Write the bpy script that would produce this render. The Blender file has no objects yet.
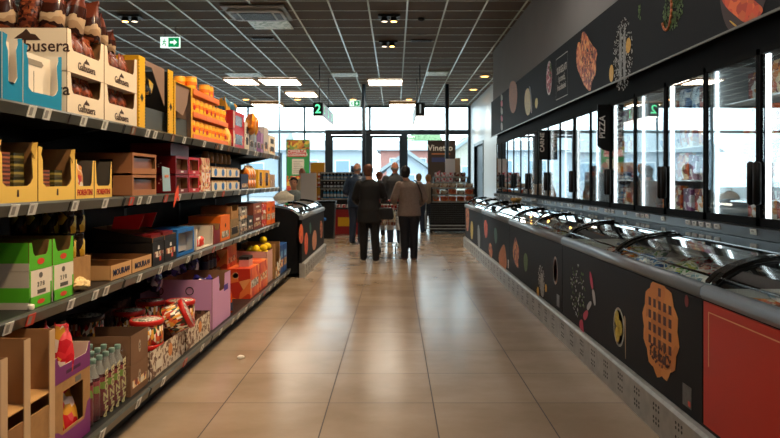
import bpy, bmesh, math, random
from math import sin, cos, pi, radians
from mathutils import Vector, Matrix, Euler
random.seed(7)
S = bpy.context.scene
COL = S.collection
F = 683.0; VX = 395.0; VY = 180.0; EYE = 1.35       # lens and eye height of the camera
CEIL = 4.19

# ------------------------------------------------------------ materials
def lin(h):
    h = h.lstrip('#'); c = [int(h[i:i+2], 16)/255 for i in (0, 2, 4)]
    return tuple((x/12.92 if x <= .04045 else ((x+.055)/1.055)**2.4) for x in c) + (1,)
_M = {}
def mat(name, col, rough=.6, metal=0, noise=0, nscale=30, bump=0, bscale=60, emit=None, estr=0, spec=.5):
    if name in _M: return _M[name]
    m = bpy.data.materials.new(name); m.use_nodes = True; nt = m.node_tree; b = nt.nodes['Principled BSDF']
    c = lin(col) if isinstance(col, str) else col
    b.inputs['Base Color'].default_value = c; b.inputs['Roughness'].default_value = rough
    b.inputs['Metallic'].default_value = metal; b.inputs['Specular IOR Level'].default_value = spec
    tc = nt.nodes.new('ShaderNodeTexCoord')
    if noise:
        n = nt.nodes.new('ShaderNodeTexNoise'); n.inputs['Scale'].default_value = nscale; n.inputs['Detail'].default_value = 4
        nt.links.new(tc.outputs['Object'], n.inputs['Vector'])
        r = nt.nodes.new('ShaderNodeValToRGB'); e = r.color_ramp.elements
        e[0].position = .3; e[1].position = .7
        e[0].color = tuple(x*(1-noise) for x in c[:3])+(1,); e[1].color = tuple(min(1, x*(1+noise)) for x in c[:3])+(1,)
        nt.links.new(n.outputs['Fac'], r.inputs['Fac']); nt.links.new(r.outputs['Color'], b.inputs['Base Color'])
    if bump:
        n2 = nt.nodes.new('ShaderNodeTexNoise'); n2.inputs['Scale'].default_value = bscale
        nt.links.new(tc.outputs['Object'], n2.inputs['Vector'])
        bp = nt.nodes.new('ShaderNodeBump'); bp.inputs['Strength'].default_value = bump; bp.inputs['Distance'].default_value = .01
        nt.links.new(n2.outputs['Fac'], bp.inputs['Height']); nt.links.new(bp.outputs['Normal'], b.inputs['Normal'])
    if emit:
        b.inputs['Emission Color'].default_value = lin(emit); b.inputs['Emission Strength'].default_value = estr
    _M[name] = m; return m
def cells(name, cols, scale=40, rough=.45, stretch=(1, 1, 1), metal=0):
    """printed packaging: random cells of the given colours"""
    if name in _M: return _M[name]
    m = bpy.data.materials.new(name); m.use_nodes = True; nt = m.node_tree; b = nt.nodes['Principled BSDF']
    b.inputs['Roughness'].default_value = rough; b.inputs['Metallic'].default_value = metal
    tc = nt.nodes.new('ShaderNodeTexCoord'); mp = nt.nodes.new('ShaderNodeMapping'); mp.inputs['Scale'].default_value = stretch
    v = nt.nodes.new('ShaderNodeTexVoronoi'); v.inputs['Scale'].default_value = scale
    sp = nt.nodes.new('ShaderNodeSeparateColor'); r = nt.nodes.new('ShaderNodeValToRGB'); r.color_ramp.interpolation = 'CONSTANT'
    nt.links.new(tc.outputs['Object'], mp.inputs['Vector']); nt.links.new(mp.outputs['Vector'], v.inputs['Vector'])
    nt.links.new(v.outputs['Color'], sp.inputs['Color']); nt.links.new(sp.outputs[0], r.inputs['Fac'])
    e = r.color_ramp.elements; n = len(cols)
    while len(e) < n: e.new(.5)
    for i, c in enumerate(cols): e[i].position = i/n; e[i].color = lin(c)
    nt.links.new(r.outputs['Color'], b.inputs['Base Color']); _M[name] = m; return m
def bands(name, stops, axis=2, rough=.45, amp=.12, nsc=45):
    """packaging printed in bands along one axis of its own box; stops = [(from, colour)]"""
    if name in _M: return _M[name]
    m = bpy.data.materials.new(name); m.use_nodes = True; nt = m.node_tree; b = nt.nodes['Principled BSDF']
    b.inputs['Roughness'].default_value = rough
    tc = nt.nodes.new('ShaderNodeTexCoord'); sx = nt.nodes.new('ShaderNodeSeparateXYZ'); r = nt.nodes.new('ShaderNodeValToRGB')
    n = nt.nodes.new('ShaderNodeTexNoise'); n.inputs['Scale'].default_value = nsc
    ad = nt.nodes.new('ShaderNodeMath'); ad.operation = 'MULTIPLY_ADD'; ad.inputs[1].default_value = amp
    r.color_ramp.interpolation = 'CONSTANT'
    nt.links.new(tc.outputs['Generated'], sx.inputs[0]); nt.links.new(tc.outputs['Object'], n.inputs['Vector'])
    nt.links.new(n.outputs['Fac'], ad.inputs[0]); nt.links.new(sx.outputs[axis], ad.inputs[2]); nt.links.new(ad.outputs[0], r.inputs['Fac'])
    e = r.color_ramp.elements
    while len(e) < len(stops): e.new(.5)
    for i, (p, c) in enumerate(stops): e[i].position = p; e[i].color = lin(c)
    nt.links.new(r.outputs['Color'], b.inputs['Base Color']); _M[name] = m; return m
def glow(name, col, s):
    if name in _M: return _M[name]
    m = bpy.data.materials.new(name); m.use_nodes = True; nt = m.node_tree; nt.nodes.clear()
    e = nt.nodes.new('ShaderNodeEmission'); o = nt.nodes.new('ShaderNodeOutputMaterial')
    e.inputs[0].default_value = lin(col); e.inputs[1].default_value = s; nt.links.new(e.outputs[0], o.inputs[0]); _M[name] = m; return m
def glass(name, tint='#ffffff', k=1.5, rough=0.0, bump=0, bscale=2, ior=1.5):
    if name in _M: return _M[name]
    m = bpy.data.materials.new(name); m.use_nodes = True; nt = m.node_tree; nt.nodes.clear()
    t = nt.nodes.new('ShaderNodeBsdfTransparent'); g = nt.nodes.new('ShaderNodeBsdfGlossy'); f = None
    x = nt.nodes.new('ShaderNodeMath'); x.operation = 'MULTIPLY'; x.use_clamp = True; x.inputs[1].default_value = k
    mx = nt.nodes.new('ShaderNodeMixShader'); o = nt.nodes.new('ShaderNodeOutputMaterial')
    t.inputs[0].default_value = lin(tint); g.inputs['Roughness'].default_value = rough; 
    g.inputs['Color'].default_value = (1, 1, 1, 1)
    # Schlick reflectance, the same from both sides of the pane
    ge = nt.nodes.new('ShaderNodeNewGeometry'); dp = nt.nodes.new('ShaderNodeVectorMath'); dp.operation = 'DOT_PRODUCT'
    nt.links.new(ge.outputs['Normal'], dp.inputs[0]); nt.links.new(ge.outputs['Incoming'], dp.inputs[1])
    def mth(op, a, b_=None):
        n_ = nt.nodes.new('ShaderNodeMath'); n_.operation = op
        for i_, v_ in enumerate((a, b_)):
            if v_ is None: continue
            if isinstance(v_, (int, float)): n_.inputs[i_].default_value = v_
            else: nt.links.new(v_, n_.inputs[i_])
        return n_.outputs[0]
    r0 = ((ior-1)/(ior+1))**2
    c5 = mth('POWER', mth('SUBTRACT', 1.0, mth('ABSOLUTE', dp.outputs['Value'])), 5.0)
    fr = mth('ADD', mth('MULTIPLY', c5, 1-r0), r0)
    nt.links.new(fr, x.inputs[0]); nt.links.new(x.outputs[0], mx.inputs[0])
    nt.links.new(t.outputs[0], mx.inputs[1]); nt.links.new(g.outputs[0], mx.inputs[2]); nt.links.new(mx.outputs[0], o.inputs[0])
    if bump:
        tc = nt.nodes.new('ShaderNodeTexCoord'); n = nt.nodes.new('ShaderNodeTexNoise'); n.inputs['Scale'].default_value = bscale; n.inputs['Detail'].default_value = 1
        bp = nt.nodes.new('ShaderNodeBump'); bp.inputs['Strength'].default_value = bump; bp.inputs['Distance'].default_value = .05
        nt.links.new(tc.outputs['Object'], n.inputs['Vector']); nt.links.new(n.outputs['Fac'], bp.inputs['Height'])
        nt.links.new(bp.outputs['Normal'], g.inputs['Normal'])
    _M[name] = m; return m

# ------------------------------------------------------------ mesh builder
class MB:
    def __init__(s): s.v = []; s.f = []; s.m = []; s.sm = []; s.mats = []
    def mi(s, m):
        if m not in s.mats: s.mats.append(m)
        return s.mats.index(m)
    def add(s, vs, fs, m, smooth=False, mf=None):
        o = len(s.v); s.v += [tuple(v) for v in vs]
        for i, f in enumerate(fs):
            s.f.append([o+k for k in f]); s.m.append(s.mi(mf[i] if mf else m)); s.sm.append(smooth)
        return s
    def box(s, x0, x1, y0, y1, z0, z1, m):
        if x0 > x1: x0, x1 = x1, x0
        if y0 > y1: y0, y1 = y1, y0
        vs = [(x, y, z) for z in (z0, z1) for y in (y0, y1) for x in (x0, x1)]
        return s.add(vs, [(0, 2, 3, 1), (4, 5, 7, 6), (0, 1, 5, 4), (2, 6, 7, 3), (0, 4, 6, 2), (1, 3, 7, 5)], m)
    def prism(s, pts, axis, a, b, m, ma=None, mb_=None, smooth=False):
        """polygon pts extruded a..b along axis; x:(y,z) y:(x,z) z:(x,y); ma / mb_ = materials of the two caps"""
        def P(p, t): return {'x': (t, p[0], p[1]), 'y': (p[0], t, p[1]), 'z': (p[0], p[1], t)}[axis]
        n = len(pts); ar = sum(pts[i][0]*pts[(i+1) % n][1]-pts[(i+1) % n][0]*pts[i][1] for i in range(n))
        p = list(pts)
        if (ar > 0) == (axis == 'y'): p.reverse()
        if a > b: a, b = b, a; ma, mb_ = mb_, ma
        vs = [P(q, a) for q in p]+[P(q, b) for q in p]
        fs = [list(range(n))[::-1], list(range(n, 2*n))]+[(i, (i+1) % n, n+(i+1) % n, n+i) for i in range(n)]
        o = len(s.v); s.v += vs
        for k, f in enumerate(fs):
            s.f.append([o+q for q in f]); mm = m
            if k == 0 and ma: mm = ma
            if k == 1 and mb_: mm = mb_
            s.m.append(s.mi(mm)); s.sm.append(smooth and k > 1)
        return s
    def tube(s, path, r, m, n=6, cap=True):
        path = [Vector(p) for p in path]; rs = r if isinstance(r, (list, tuple)) else [r]*len(path); vs = []; fs = []
        for i, p in enumerate(path):
            d = (path[min(i+1, len(path)-1)]-path[max(i-1, 0)]).normalized()
            u = d.orthogonal().normalized() if i == 0 else (u-d*u.dot(d)).normalized(); w = d.cross(u)
            for k in range(n):
                t = 2*pi*k/n; vs.append(p+(u*cos(t)+w*sin(t))*rs[i])
        for i in range(len(path)-1):
            for k in range(n): fs.append((i*n+k, i*n+(k+1) % n, (i+1)*n+(k+1) % n, (i+1)*n+k))
        if cap: fs.append(tuple(range(n))[::-1]); fs.append(tuple(range((len(path)-1)*n, len(path)*n)))
        return s.add(vs, fs, m, n > 4)
    def lathe(s, prof, m, c=(0, 0, 0), n=16, mf=None):
        vs = []; fs = []; mm = []
        for r, z in prof:
            for k in range(n): vs.append((c[0]+r*cos(2*pi*k/n), c[1]+r*sin(2*pi*k/n), c[2]+z))
        for i in range(len(prof)-1):
            for k in range(n):
                fs.append((i*n+k, i*n+(k+1) % n, (i+1)*n+(k+1) % n, (i+1)*n+k)); mm.append(mf[i] if mf else m)
        fs.append(tuple(range(n))[::-1]); mm.append(mm[0]); fs.append(tuple(range((len(prof)-1)*n, len(prof)*n))); mm.append(mm[-2])
        return s.add(vs, fs, m, True, mm)
    def ball(s, c, r, m, n=12, rings=8):
        if not isinstance(r, (tuple, list)): r = (r, r, r)
        vs = [(c[0], c[1], c[2]-r[2])]; fs = []
        for i in range(1, rings):
            a = -pi/2+pi*i/rings
            for k in range(n): vs.append((c[0]+r[0]*cos(a)*cos(2*pi*k/n), c[1]+r[1]*cos(a)*sin(2*pi*k/n), c[2]+r[2]*sin(a)))
        vs.append((c[0], c[1], c[2]+r[2]))
        for k in range(n): fs.append((0, 1+(k+1) % n, 1+k))
        for i in range(rings-2):
            for k in range(n): fs.append((1+i*n+k, 1+i*n+(k+1) % n, 1+(i+1)*n+(k+1) % n, 1+(i+1)*n+k))
        t = len(vs)-1
        for k in range(n): fs.append((1+(rings-2)*n+k, 1+(rings-2)*n+(k+1) % n, t))
        return s.add(vs, fs, m, True)
    def build(s, name, parent=None, loc=(0, 0, 0), rz=0, bevel=0):
        me = bpy.data.meshes.new(name); me.from_pydata(s.v, [], s.f)
        for m in s.mats: me.materials.append(m)
        me.polygons.foreach_set('material_index', s.m); me.polygons.foreach_set('use_smooth', s.sm); me.update()
        o = bpy.data.objects.new(name, me); COL.objects.link(o); o.location = loc; o.rotation_euler = (0, 0, rz)
        if parent: o.parent = parent
        if bevel:
            b = o.modifiers.new('bevel', 'BEVEL'); b.width = bevel; b.segments = 2; b.limit_method = 'ANGLE'
        return o
def tag(o, label=None, cat=None, group=None, kind=None):
    if label: o['label'] = label
    if cat: o['category'] = cat
    if group: o['group'] = group
    if kind: o['kind'] = kind
    return o
def thing(name, label, cat, loc=(0, 0, 0), rz=0, group=None):
    o = bpy.data.objects.new(name, None); COL.objects.link(o); o.location = loc; o.rotation_euler = (0, 0, rz)
    o.empty_display_size = .05
    return tag(o, label, cat, group)
def struct(o): o['kind'] = 'structure'; return o
KIDS = {}
def copy_tree(o, loc=None, rz=None, label=None, group=None, parent=None, rot=None, scale=None):
    c = o.copy(); COL.objects.link(c)
    if parent: c.parent = parent
    if loc is not None: c.location = loc
    if rz is not None: c.rotation_euler = (0, 0, rz)
    if rot is not None: c.rotation_euler = rot
    if scale is not None: c.scale = scale
    if label: c['label'] = label
    if group: c['group'] = group
    if o.name not in KIDS: KIDS[o.name] = list(o.children)
    for ch in KIDS[o.name]: copy_tree(ch, parent=c)
    return c
ALLK = []
class Kind:
    """first placing moves the source itself, later ones copy it"""
    def __init__(s, src): s.src = src; s.used = False; s.kids = list(src.children); ALLK.append(s)
    def put(s, loc, rz=0, label=None, group=None, rot=None, scale=None):
        if s.used: return copy_tree(s.src, loc, rz, label, group, rot=rot, scale=scale)
        s.used = True; o = s.src; o.location = loc; o.rotation_euler = rot if rot else (0, 0, rz)
        if scale: o.scale = scale
        if label: o['label'] = label
        if group: o['group'] = group
        return o
LEFTF = (pi/2, 0, pi/2)      # lettering on a face that looks along +X
RIGHTF = (pi/2, 0, -pi/2)    # looks along -X
CAMF = (pi/2, 0, 0)          # looks along -Y
def text(s, size, m, parent, loc, rot, name='lettering', up=False, sx=1, ex=.0006, bold=0):
    cu = bpy.data.curves.new('t', 'FONT'); cu.body = s; cu.size = size; cu.align_x = 'CENTER'; cu.align_y = 'CENTER'
    cu.extrude = ex; cu.resolution_u = 2; cu.offset = bold; cu.space_line = .85
    t = bpy.data.objects.new('t', cu); COL.objects.link(t); dg = bpy.context.evaluated_depsgraph_get(); dg.update()
    me = bpy.data.meshes.new_from_object(t.evaluated_get(dg)); bpy.data.objects.remove(t); bpy.data.curves.remove(cu)
    me.materials.clear(); me.materials.append(m)
    M = Euler(rot).to_matrix().to_4x4() @ (Matrix.Rotation(pi/2, 4, 'Z') if up else Matrix()) @ Matrix.Diagonal((sx, 1, 1, 1))
    me.transform(M); o = bpy.data.objects.new(name, me); COL.objects.link(o); o.location = loc
    if parent: o.parent = parent
    return o
def SY(px, X=-1.6): return F*abs(X)/abs(px-VX)
def SZ(px, py, X=-1.6): return EYE+(VY-py)*abs(X)/abs(px-VX)

# shared materials
KRAFT = mat('kraft board', '#a67c4c', .8, noise=.12, nscale=20)
KRAFTD = mat('kraft board inside', '#8a6238', .85, noise=.12, nscale=20)
WHITEB = mat('white board', '#e6dccb', .6)
CREAM = mat('cream board', '#e6d6bd', .55)
TEAL = mat('teal board', '#0784ad', .5)
YEL = mat('yellow board', '#edb514', .5)
PALEY = mat('pale yellow board', '#ecc45c', .55)
BLACK = mat('black lacquer', '#08090a', .4, spec=.25)
DARK = mat('dark board', '#1b191a', .5)
DGREY = mat('dark grey steel', '#2b2d2e', .35, .4)
GREYB = mat('grey board', '#8a8d93', .6)
SHELF = mat('anthracite shelf steel', '#1d1e1f', .45, .2)
RAIL = mat('grey price rail', '#54564f', .28, .3, noise=.1, nscale=8)
TAGW = mat('white paper tag', '#e8e9e4', .4)
TAGP = mat('tag print', '#9b9c98', .5)
TAGR = mat('red paper tag', '#d8452f', .4)
ORANGE = mat('orange board', '#f0761c', .45)
RED = mat('red board', '#bf1720', .4)
DRED = mat('dark red board', '#7c1219', .4)
GREEN = mat('bright green board', '#5cc02a', .45)
BLUE = mat('blue board', '#1c6fc0', .45)
PURPLE = mat('purple board', '#7a2371', .45)
PINK = mat('pink lilac board', '#cf98c4', .5)
WHITE = mat('white paint', '#e3e6e6', .4)
CHROME = mat('brushed steel', '#b9bbbb', .28, .9)
INK = mat('black ink', '#17130f', .6)
BROWNINK = mat('brown ink', '#3b2216', .6)
REDINK = mat('red ink', '#b0201c', .6)
WHITEINK = mat('white ink', '#e9e7e0', .6)
# ------------------------------------------------------------ room
def tiles_floor():
    m = bpy.data.materials.new('beige stone floor tiles'); m.use_nodes = True; nt = m.node_tree; b = nt.nodes['Principled BSDF']; L = nt.links.new
    tc = nt.nodes.new('ShaderNodeTexCoord'); sp = nt.nodes.new('ShaderNodeSeparateXYZ'); L(tc.outputs['Object'], sp.inputs[0])
    def M(op, a, b_=None, c=None):
        n = nt.nodes.new('ShaderNodeMath'); n.operation = op
        for i, v in enumerate((a, b_, c)):
            if v is None: continue
            if isinstance(v, (int, float)): n.inputs[i].default_value = v
            else: L(v, n.inputs[i])
        return n.outputs[0]
    T = .632; ds = []
    ids = []
    for ax, ph, w in ((0, .231, .0036), (1, 4.138, .003)):
        u = M('DIVIDE', M('SUBTRACT', sp.outputs[ax], ph), T)
        ids.append(M('FLOOR', M('ADD', u, .5)) if False else M('FLOOR', u))
        fr = M('FRACT', M('ADD', u, 50)); d = M('MULTIPLY', M('MINIMUM', fr, M('SUBTRACT', 1, fr)), T)
        ds.append(M('LESS_THAN', d, w))
    g = M('MAXIMUM', ds[0], ds[1])
    cb = nt.nodes.new('ShaderNodeCombineXYZ'); L(ids[0], cb.inputs[0]); L(ids[1], cb.inputs[1])
    wn = nt.nodes.new('ShaderNodeTexWhiteNoise'); L(cb.outputs[0], wn.inputs['Vector'])
    n1 = nt.nodes.new('ShaderNodeTexNoise'); n1.inputs['Scale'].default_value = 1.6; n1.inputs['Detail'].default_value = 7; n1.inputs['Roughness'].default_value = .6
    mp = nt.nodes.new('ShaderNodeMapping'); mp.inputs['Scale'].default_value = (1, 1.25, 1); L(tc.outputs['Object'], mp.inputs[0]); L(mp.outputs[0], n1.inputs['Vector'])
    r = nt.nodes.new('ShaderNodeValToRGB'); e = r.color_ramp.elements
    e[0].position = .3; e[0].color = lin('#94806a'); e[1].position = .72; e[1].color = lin('#ac9a86')
    L(M('ADD', M('MULTIPLY', n1.outputs['Fac'], .8), M('MULTIPLY', wn.outputs['Value'], .2)), r.inputs['Fac'])
    mx = nt.nodes.new('ShaderNodeMix'); mx.data_type = 'RGBA'; L(g, mx.inputs[0]); L(r.outputs['Color'], mx.inputs[6]); mx.inputs[7].default_value = lin('#3a2a1c')
    L(mx.outputs[2], b.inputs['Base Color']); b.inputs['Specular IOR Level'].default_value = .8
    ro = M('ADD', M('MULTIPLY', n1.outputs['Fac'], .14), .15); L(M('MAXIMUM', ro, M('MULTIPLY', g, .8)), b.inputs['Roughness'])
    bp = nt.nodes.new('ShaderNodeBump'); bp.inputs['Strength'].default_value = .12; bp.inputs['Distance'].default_value = .004
    n3 = nt.nodes.new('ShaderNodeTexNoise'); n3.inputs['Scale'].default_value = 6; L(mp.outputs[0], n3.inputs['Vector'])
    L(n3.outputs['Fac'], bp.inputs['Height']); L(bp.outputs['Normal'], b.inputs['Normal'])
    return m
FLOORM = tiles_floor()
XL, XR, YB, YW = -13.0, 2.88, -3.2, 26.0
struct(MB().box(XL, XR+.2, YB, YW+.1, -.1, 0, FLOORM).build('floor'))
CM = mat('dark brown ceiling panel', '#564a3d', .75, noise=.08, nscale=3)
struct(MB().box(XL, XR+.2, YB, YW+.2, CEIL, CEIL+.1, CM).build('ceiling'))
g = MB(); GB = mat('pale green grid bar', '#e6f2e2', .18, spec=.9); GB2 = mat('grey green grid bar', '#c6d0c2', .25, spec=.8)
x = .2-.632*20
while x < XR:
    if x > XL+.1: g.box(x-.014, x+.014, YB, YW, CEIL-.012, CEIL-.001, GB)
    x += .632
y = 12.08-.632*24
while y < YW:
    g.box(XL, XR, y-.009, y+.009, CEIL-.008, CEIL-.001, GB2); y += .632
struct(g.build('trim_1'))
WALLP = mat('pale blue grey wall paint', '#dbe6ec', .35)
GREYW = mat('warm grey wall paint', '#7f7f80', .8, noise=.04, nscale=2)
struct(MB().box(XL-.2, XL, YB, YW+.2, 0, CEIL, GREYW).build('wall_left'))
struct(MB().box(XL-.2, XR+.2, YB-.2, YB, 0, CEIL, GREYW).build('wall_back'))
rw = MB()
for a, b_, z0, z1 in ((15.0, 22.3, 0, CEIL), (22.3, 24.7, 2.55, CEIL), (24.7, 26.1, 0, CEIL)): rw.box(XR, XR+.2, a, b_, z0, z1, WALLP)
rw.box(XR, XR+.2, YB, 15, 0, CEIL, GREYW)
struct(rw.build('wall_right'))
d = struct(MB().box(XR+.08, XR+.14, 22.3, 24.7, 0, 2.55, mat('dark door leaf', '#15181b', .4)).build('door_1'))
MB().box(XR+.04, XR+.08, 22.45, 22.5, .95, 1.2, CHROME).build('door_handle', d)
fm = MB()
for a, b_ in ((22.2, 22.3), (24.7, 24.8)): fm.box(XR-.02, XR+.1, a, b_, 0, 2.55, DGREY)
fm.box(XR-.02, XR+.1, 22.2, 24.8, 2.55, 2.65, DGREY); struct(fm.build('trim_2'))
# bulkhead above the upright freezers
struct(MB().box(2.16, XR-.001, YB, 15.05, 2.34, CEIL-.013, GREYW).build('wall_bulkhead'))

# window wall at the far end of the shop
FR = mat('anthracite window frame', '#1e2a33', .35, .3)
FRL = mat('pale grey with frame glare', '#5f7c92', .4)  # overexposure painted into the left frames; the thin pole is light grey
PANE = glass('window glass', '#eef6f7', 1.0)
zt, zh = 4.12, 3.1
w = MB()
w.box(XL, XR, YW, YW+.2, zt, CEIL, FR)                        # head
w.box(-2.66, XR, YW-.03, YW+.12, zh-.02, zh+.16, FR)               # transom
w.box(XL, -2.66, YW, YW+.1, zh+.04, zh+.13, FRL)
for xa, wd in ((-2.55, .11), (-1.03, .1), (.36, .12), (2.83, .05)):
    w.box(xa-wd, xa+wd, YW-.03, YW+.12, 0, zh, FR)
w.box(2.78, XR, YW, YW+.12, zh, zt, FR)
w.box(-1.0, -.92, YW, YW+.1, zh, zt, FR); w.box(XL, XL+.15, YW, YW+.1, 0, zt, FR)
w.box(.5, 2.8, YW, YW+.1, 0, .12, FR)
for xa in (-3.45, -5.6, -7.7, -9.8, -11.8): w.box(xa-.035, xa+.035, YW, YW+.1, .1, zt, FRL)
w.box(XL, -2.66, YW, YW+.1, 0, .12, FR)
struct(w.build('trim_3'))
n = 0
xs = [XL, -11.8, -9.8, -7.7, -5.6, -3.45, -2.6]
for i in range(6):
    for z0, z1 in ((.12, zh+.04), (zh+.13, zt)):
        n += 1; struct(MB().box(xs[i]+.03, xs[i+1]-.03, YW+.04, YW+.05, z0, z1, PANE).build('window_%d' % n))
for a, b_, z0, z1 in ((.48, 2.78, .12, zh), (-.92, 2.78, zh+.16, zt), (-2.6, -1.0, zh+.16, zt)):
    n += 1; struct(MB().box(a, b_, YW+.04, YW+.05, z0, z1, PANE).build('window_%d' % n))
# glazed sliding doors
for k, (a, b_) in enumerate(((-2.44, -1.13), (-.93, .24))):
    dm = MB()
    for p, q in ((a, a+.07), (b_-.07, b_)): dm.box(p, q, YW+.0, YW+.08, .02, zh-.05, FR)
    dm.box(a, b_, YW, YW+.08, zh-.14, zh-.05, FR); dm.box(a, b_, YW, YW+.08, .02, .2, FR)
    o = struct(dm.build('door_%d' % (k+2))); MB().box(a+.07, b_-.07, YW+.03, YW+.045, .2, zh-.14, PANE).build('pane', o)
    MB().box((b_-.1 if k == 0 else a+.06), (b_-.06 if k == 0 else a+.1), YW-.05, YW, .9, 1.4, CHROME).build('door_handle', o)
MB().box(-1.6, -.4, YW-.12, YW-.031, zh+.02, zh+.12, DGREY).build('door_sensor_housing')['kind'] = 'structure'

# world and outdoors
wd = bpy.data.worlds.new('sky'); S.world = wd; wd.use_nodes = True
bg = wd.node_tree.nodes['Background']; bg.inputs[0].default_value = (.86, .95, 1, 1); bg.inputs[1].default_value = 5.6
struct(MB().box(-70, 70, YW+.2, 120, -.15, -.02, mat('grey asphalt', '#8d9091', .8, noise=.1, nscale=1)).build('ground'))
def house(label, x0, x1, y, h, roof, wall, rm, ridge='x', wins=()):
    t = thing('house', label, 'house', ((x0+x1)/2, y, 0), group=None); hw = (x1-x0)/2
    D_ = 9
    if ridge == 'y': MB().prism([(-hw, 0), (hw, 0), (hw, h), (0, h+roof), (-hw, h)], 'y', 0, D_, wall).build('wall', t)
    else: MB().box(-hw, hw, 0, D_, 0, h, wall).build('wall', t)
    if ridge == 'y': MB().prism([(-hw-.5, h-.25), (0, h+roof), (hw+.5, h-.25), (hw+.5, h), (0, h+roof+.3), (-hw-.5, h)], 'y', -.5, D_+.5, rm).build('roof', t)
    else: MB().prism([(-.5, h), (D_+.5, h), (D_/2, h+roof)], 'x', -hw-.4, hw+.4, rm).build('roof', t)
    for a, b_, z0, z1 in wins:
        f = MB().box(a-.08, b_+.08, -.06, .02, z0-.08, z1+.08, WHITE).build('window', t)
        MB().box(a, b_, -.08, -.05, z0, z1, mat('blue grey house window', '#7f97a8', .2)).build('pane', f)
    return t
HW = mat('white house render', '#a9b3bd', .8); HP = mat('pink house render', '#b57f76', .8); HY = mat('cream house render', '#b3b0a4', .8)
RT = mat('red clay roof tiles', '#a05f4e', .8); RG = mat('pale grey roof', '#8d979e', .7)
house('white house with pale roof and two windows, seen through the left door pane', -8.6, -2.4, 52, 3.6, 1.0, HW, RG, 'x', ((-1.6, -.4, 1.4, 2.8), (1.0, 2.0, 1.4, 2.8)))
house('pink house with grey roof, seen through the right door pane', -1.4, 3.7, 66, 4.2, 1.2, HP, RG, 'x', ((-1.6, -.6, 2, 3.4), (.8, 1.8, 2, 3.4)))
house('small white gabled house in front of the pink one', -.6, 2.4, 49, 2.1, 1.1, HW, RG, 'y', ((-.5, .5, .6, 1.7),))
house('cream gabled house behind the black drinks poster', 3.9, 8.2, 54.5, 3.0, 1.6, HY, RG, 'y', ((-.7, .6, 1, 2.4),))
house('white house with red tiled roof, farthest right outside the windows', 8.9, 15.5, 56, 3.4, 1.4, HW, RT, 'x', ((-2.6, -1.6, 1, 2.4),))
house('long white house with sloping roof behind the green poster', -22, -9.6, 56, 3.6, 2.2, HW, RG, 'x', ((-1, .4, 1.2, 2.7), (3.6, 5, 1.2, 2.7)))
HEDGE = mat('hazy green foliage', '#74906a', .9, noise=.4, nscale=6, bump=.6, bscale=8)
for lx, ly, s_, lb in ((3.0, 82, 2.4, 'green tree outside, left of the two above the cream house roof'), (10.5, 84, 2.6, 'green tree outside, right of the two above the cream house roof')):
    t = thing('tree', lb, 'tree', (lx, ly, 0), group='trees outdoors')
    MB().tube([(0, 0, 0), (.1, 0, 4)], [.25, .15], mat('bark', '#5a4a3a', .9)).build('trunk', t)
    c = MB()
    for i in range(9):
        a = i*2.4; c.ball((cos(a)*s_*.55, sin(a)*s_*.4, 4.3+(i % 3)*.8), s_*.62, HEDGE, 10, 7)
    c.build('crown', t)

# ------------------------------------------------------------ ceiling fixtures
PANEL = glow('luminous panel', '#fff3df', 14)
def ceil_panel(px0, px1, Y, L, label, z=CEIL, drop=.06):
    x0 = (px0-VX)/F*Y; x1 = (px1-VX)/F*Y; hw = (x1-x0)/2
    t = thing('ceiling_light', label, 'ceiling light', ((x0+x1)/2, Y, z-drop), group='rectangular luminous ceiling panels')
    fr = MB(); e = .03
    for a in ((-hw, -hw+e, 0, L), (hw-e, hw, 0, L), (-hw, hw, 0, e), (-hw, hw, L-e, L)): fr.box(a[0], a[1], a[2], a[3], 0, drop-.013, mat('orange gold lamp rim', '#c08a4a', .4))
    fr.build('frame', t); MB().box(-hw+e, hw-e, e, L-e, .006, .03, PANEL).build('diffuser', t); return t
ceil_panel(367, 403, 19.0, 1.15, 'luminous ceiling panel in the middle over the shoppers')
ceil_panel(222, 253, 18.9, 1.1, 'luminous ceiling panel over the left shelf, left of the adjoining pair')
ceil_panel(257, 297, 18.9, 1.15, 'luminous ceiling panel over the left shelf, right of the adjoining pair')
ceil_panel(284, 315, 21.8, 1.1, 'luminous ceiling panel above the green number two sign')
ceil_panel(250, 280, 24.5, .9, 'luminous ceiling panel next to the window, farthest left', drop=.12)
ceil_panel(389, 416, 24.5, .9, 'luminous ceiling panel next to the window, beside the number one sign', drop=.12)
LP2 = glow('luminous panel near', '#fff3e4', 9.5)
k = 0
for yy in (-1.5, 1.5, 4.5, 7.5):
    for xx, nm in ((-.9, 'left'), (1.0, 'right')):
        t = thing('ceiling_light', 'square luminous ceiling panel above the near aisle, %s row' % nm, 'ceiling light', (xx, yy, CEIL-.05), group='near aisle panels, %s row' % nm)
        MB().box(-.3, .3, -.6, .6, .02, .049, WHITE).build('frame', t); MB().box(-.27, .27, -.57, .57, .01, .02, LP2).build('diffuser', t)
for yy in (4, 10, 16):
    for xx in (-5.4, -8.6):
        t = thing('ceiling_light', 'luminous ceiling panel over the hidden aisles to the left', 'ceiling light', (xx, yy, CEIL-.05), group='panels over the left aisles')
        if yy < 16 or xx < -6:
            MB().box(-.3, .3, -.6, .6, .02, .049, WHITE).build('frame', t); MB().box(-.27, .27, -.57, .57, .01, .02, LP2).build('diffuser', t)
        else:
            bpy.data.objects.remove(t)
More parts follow.
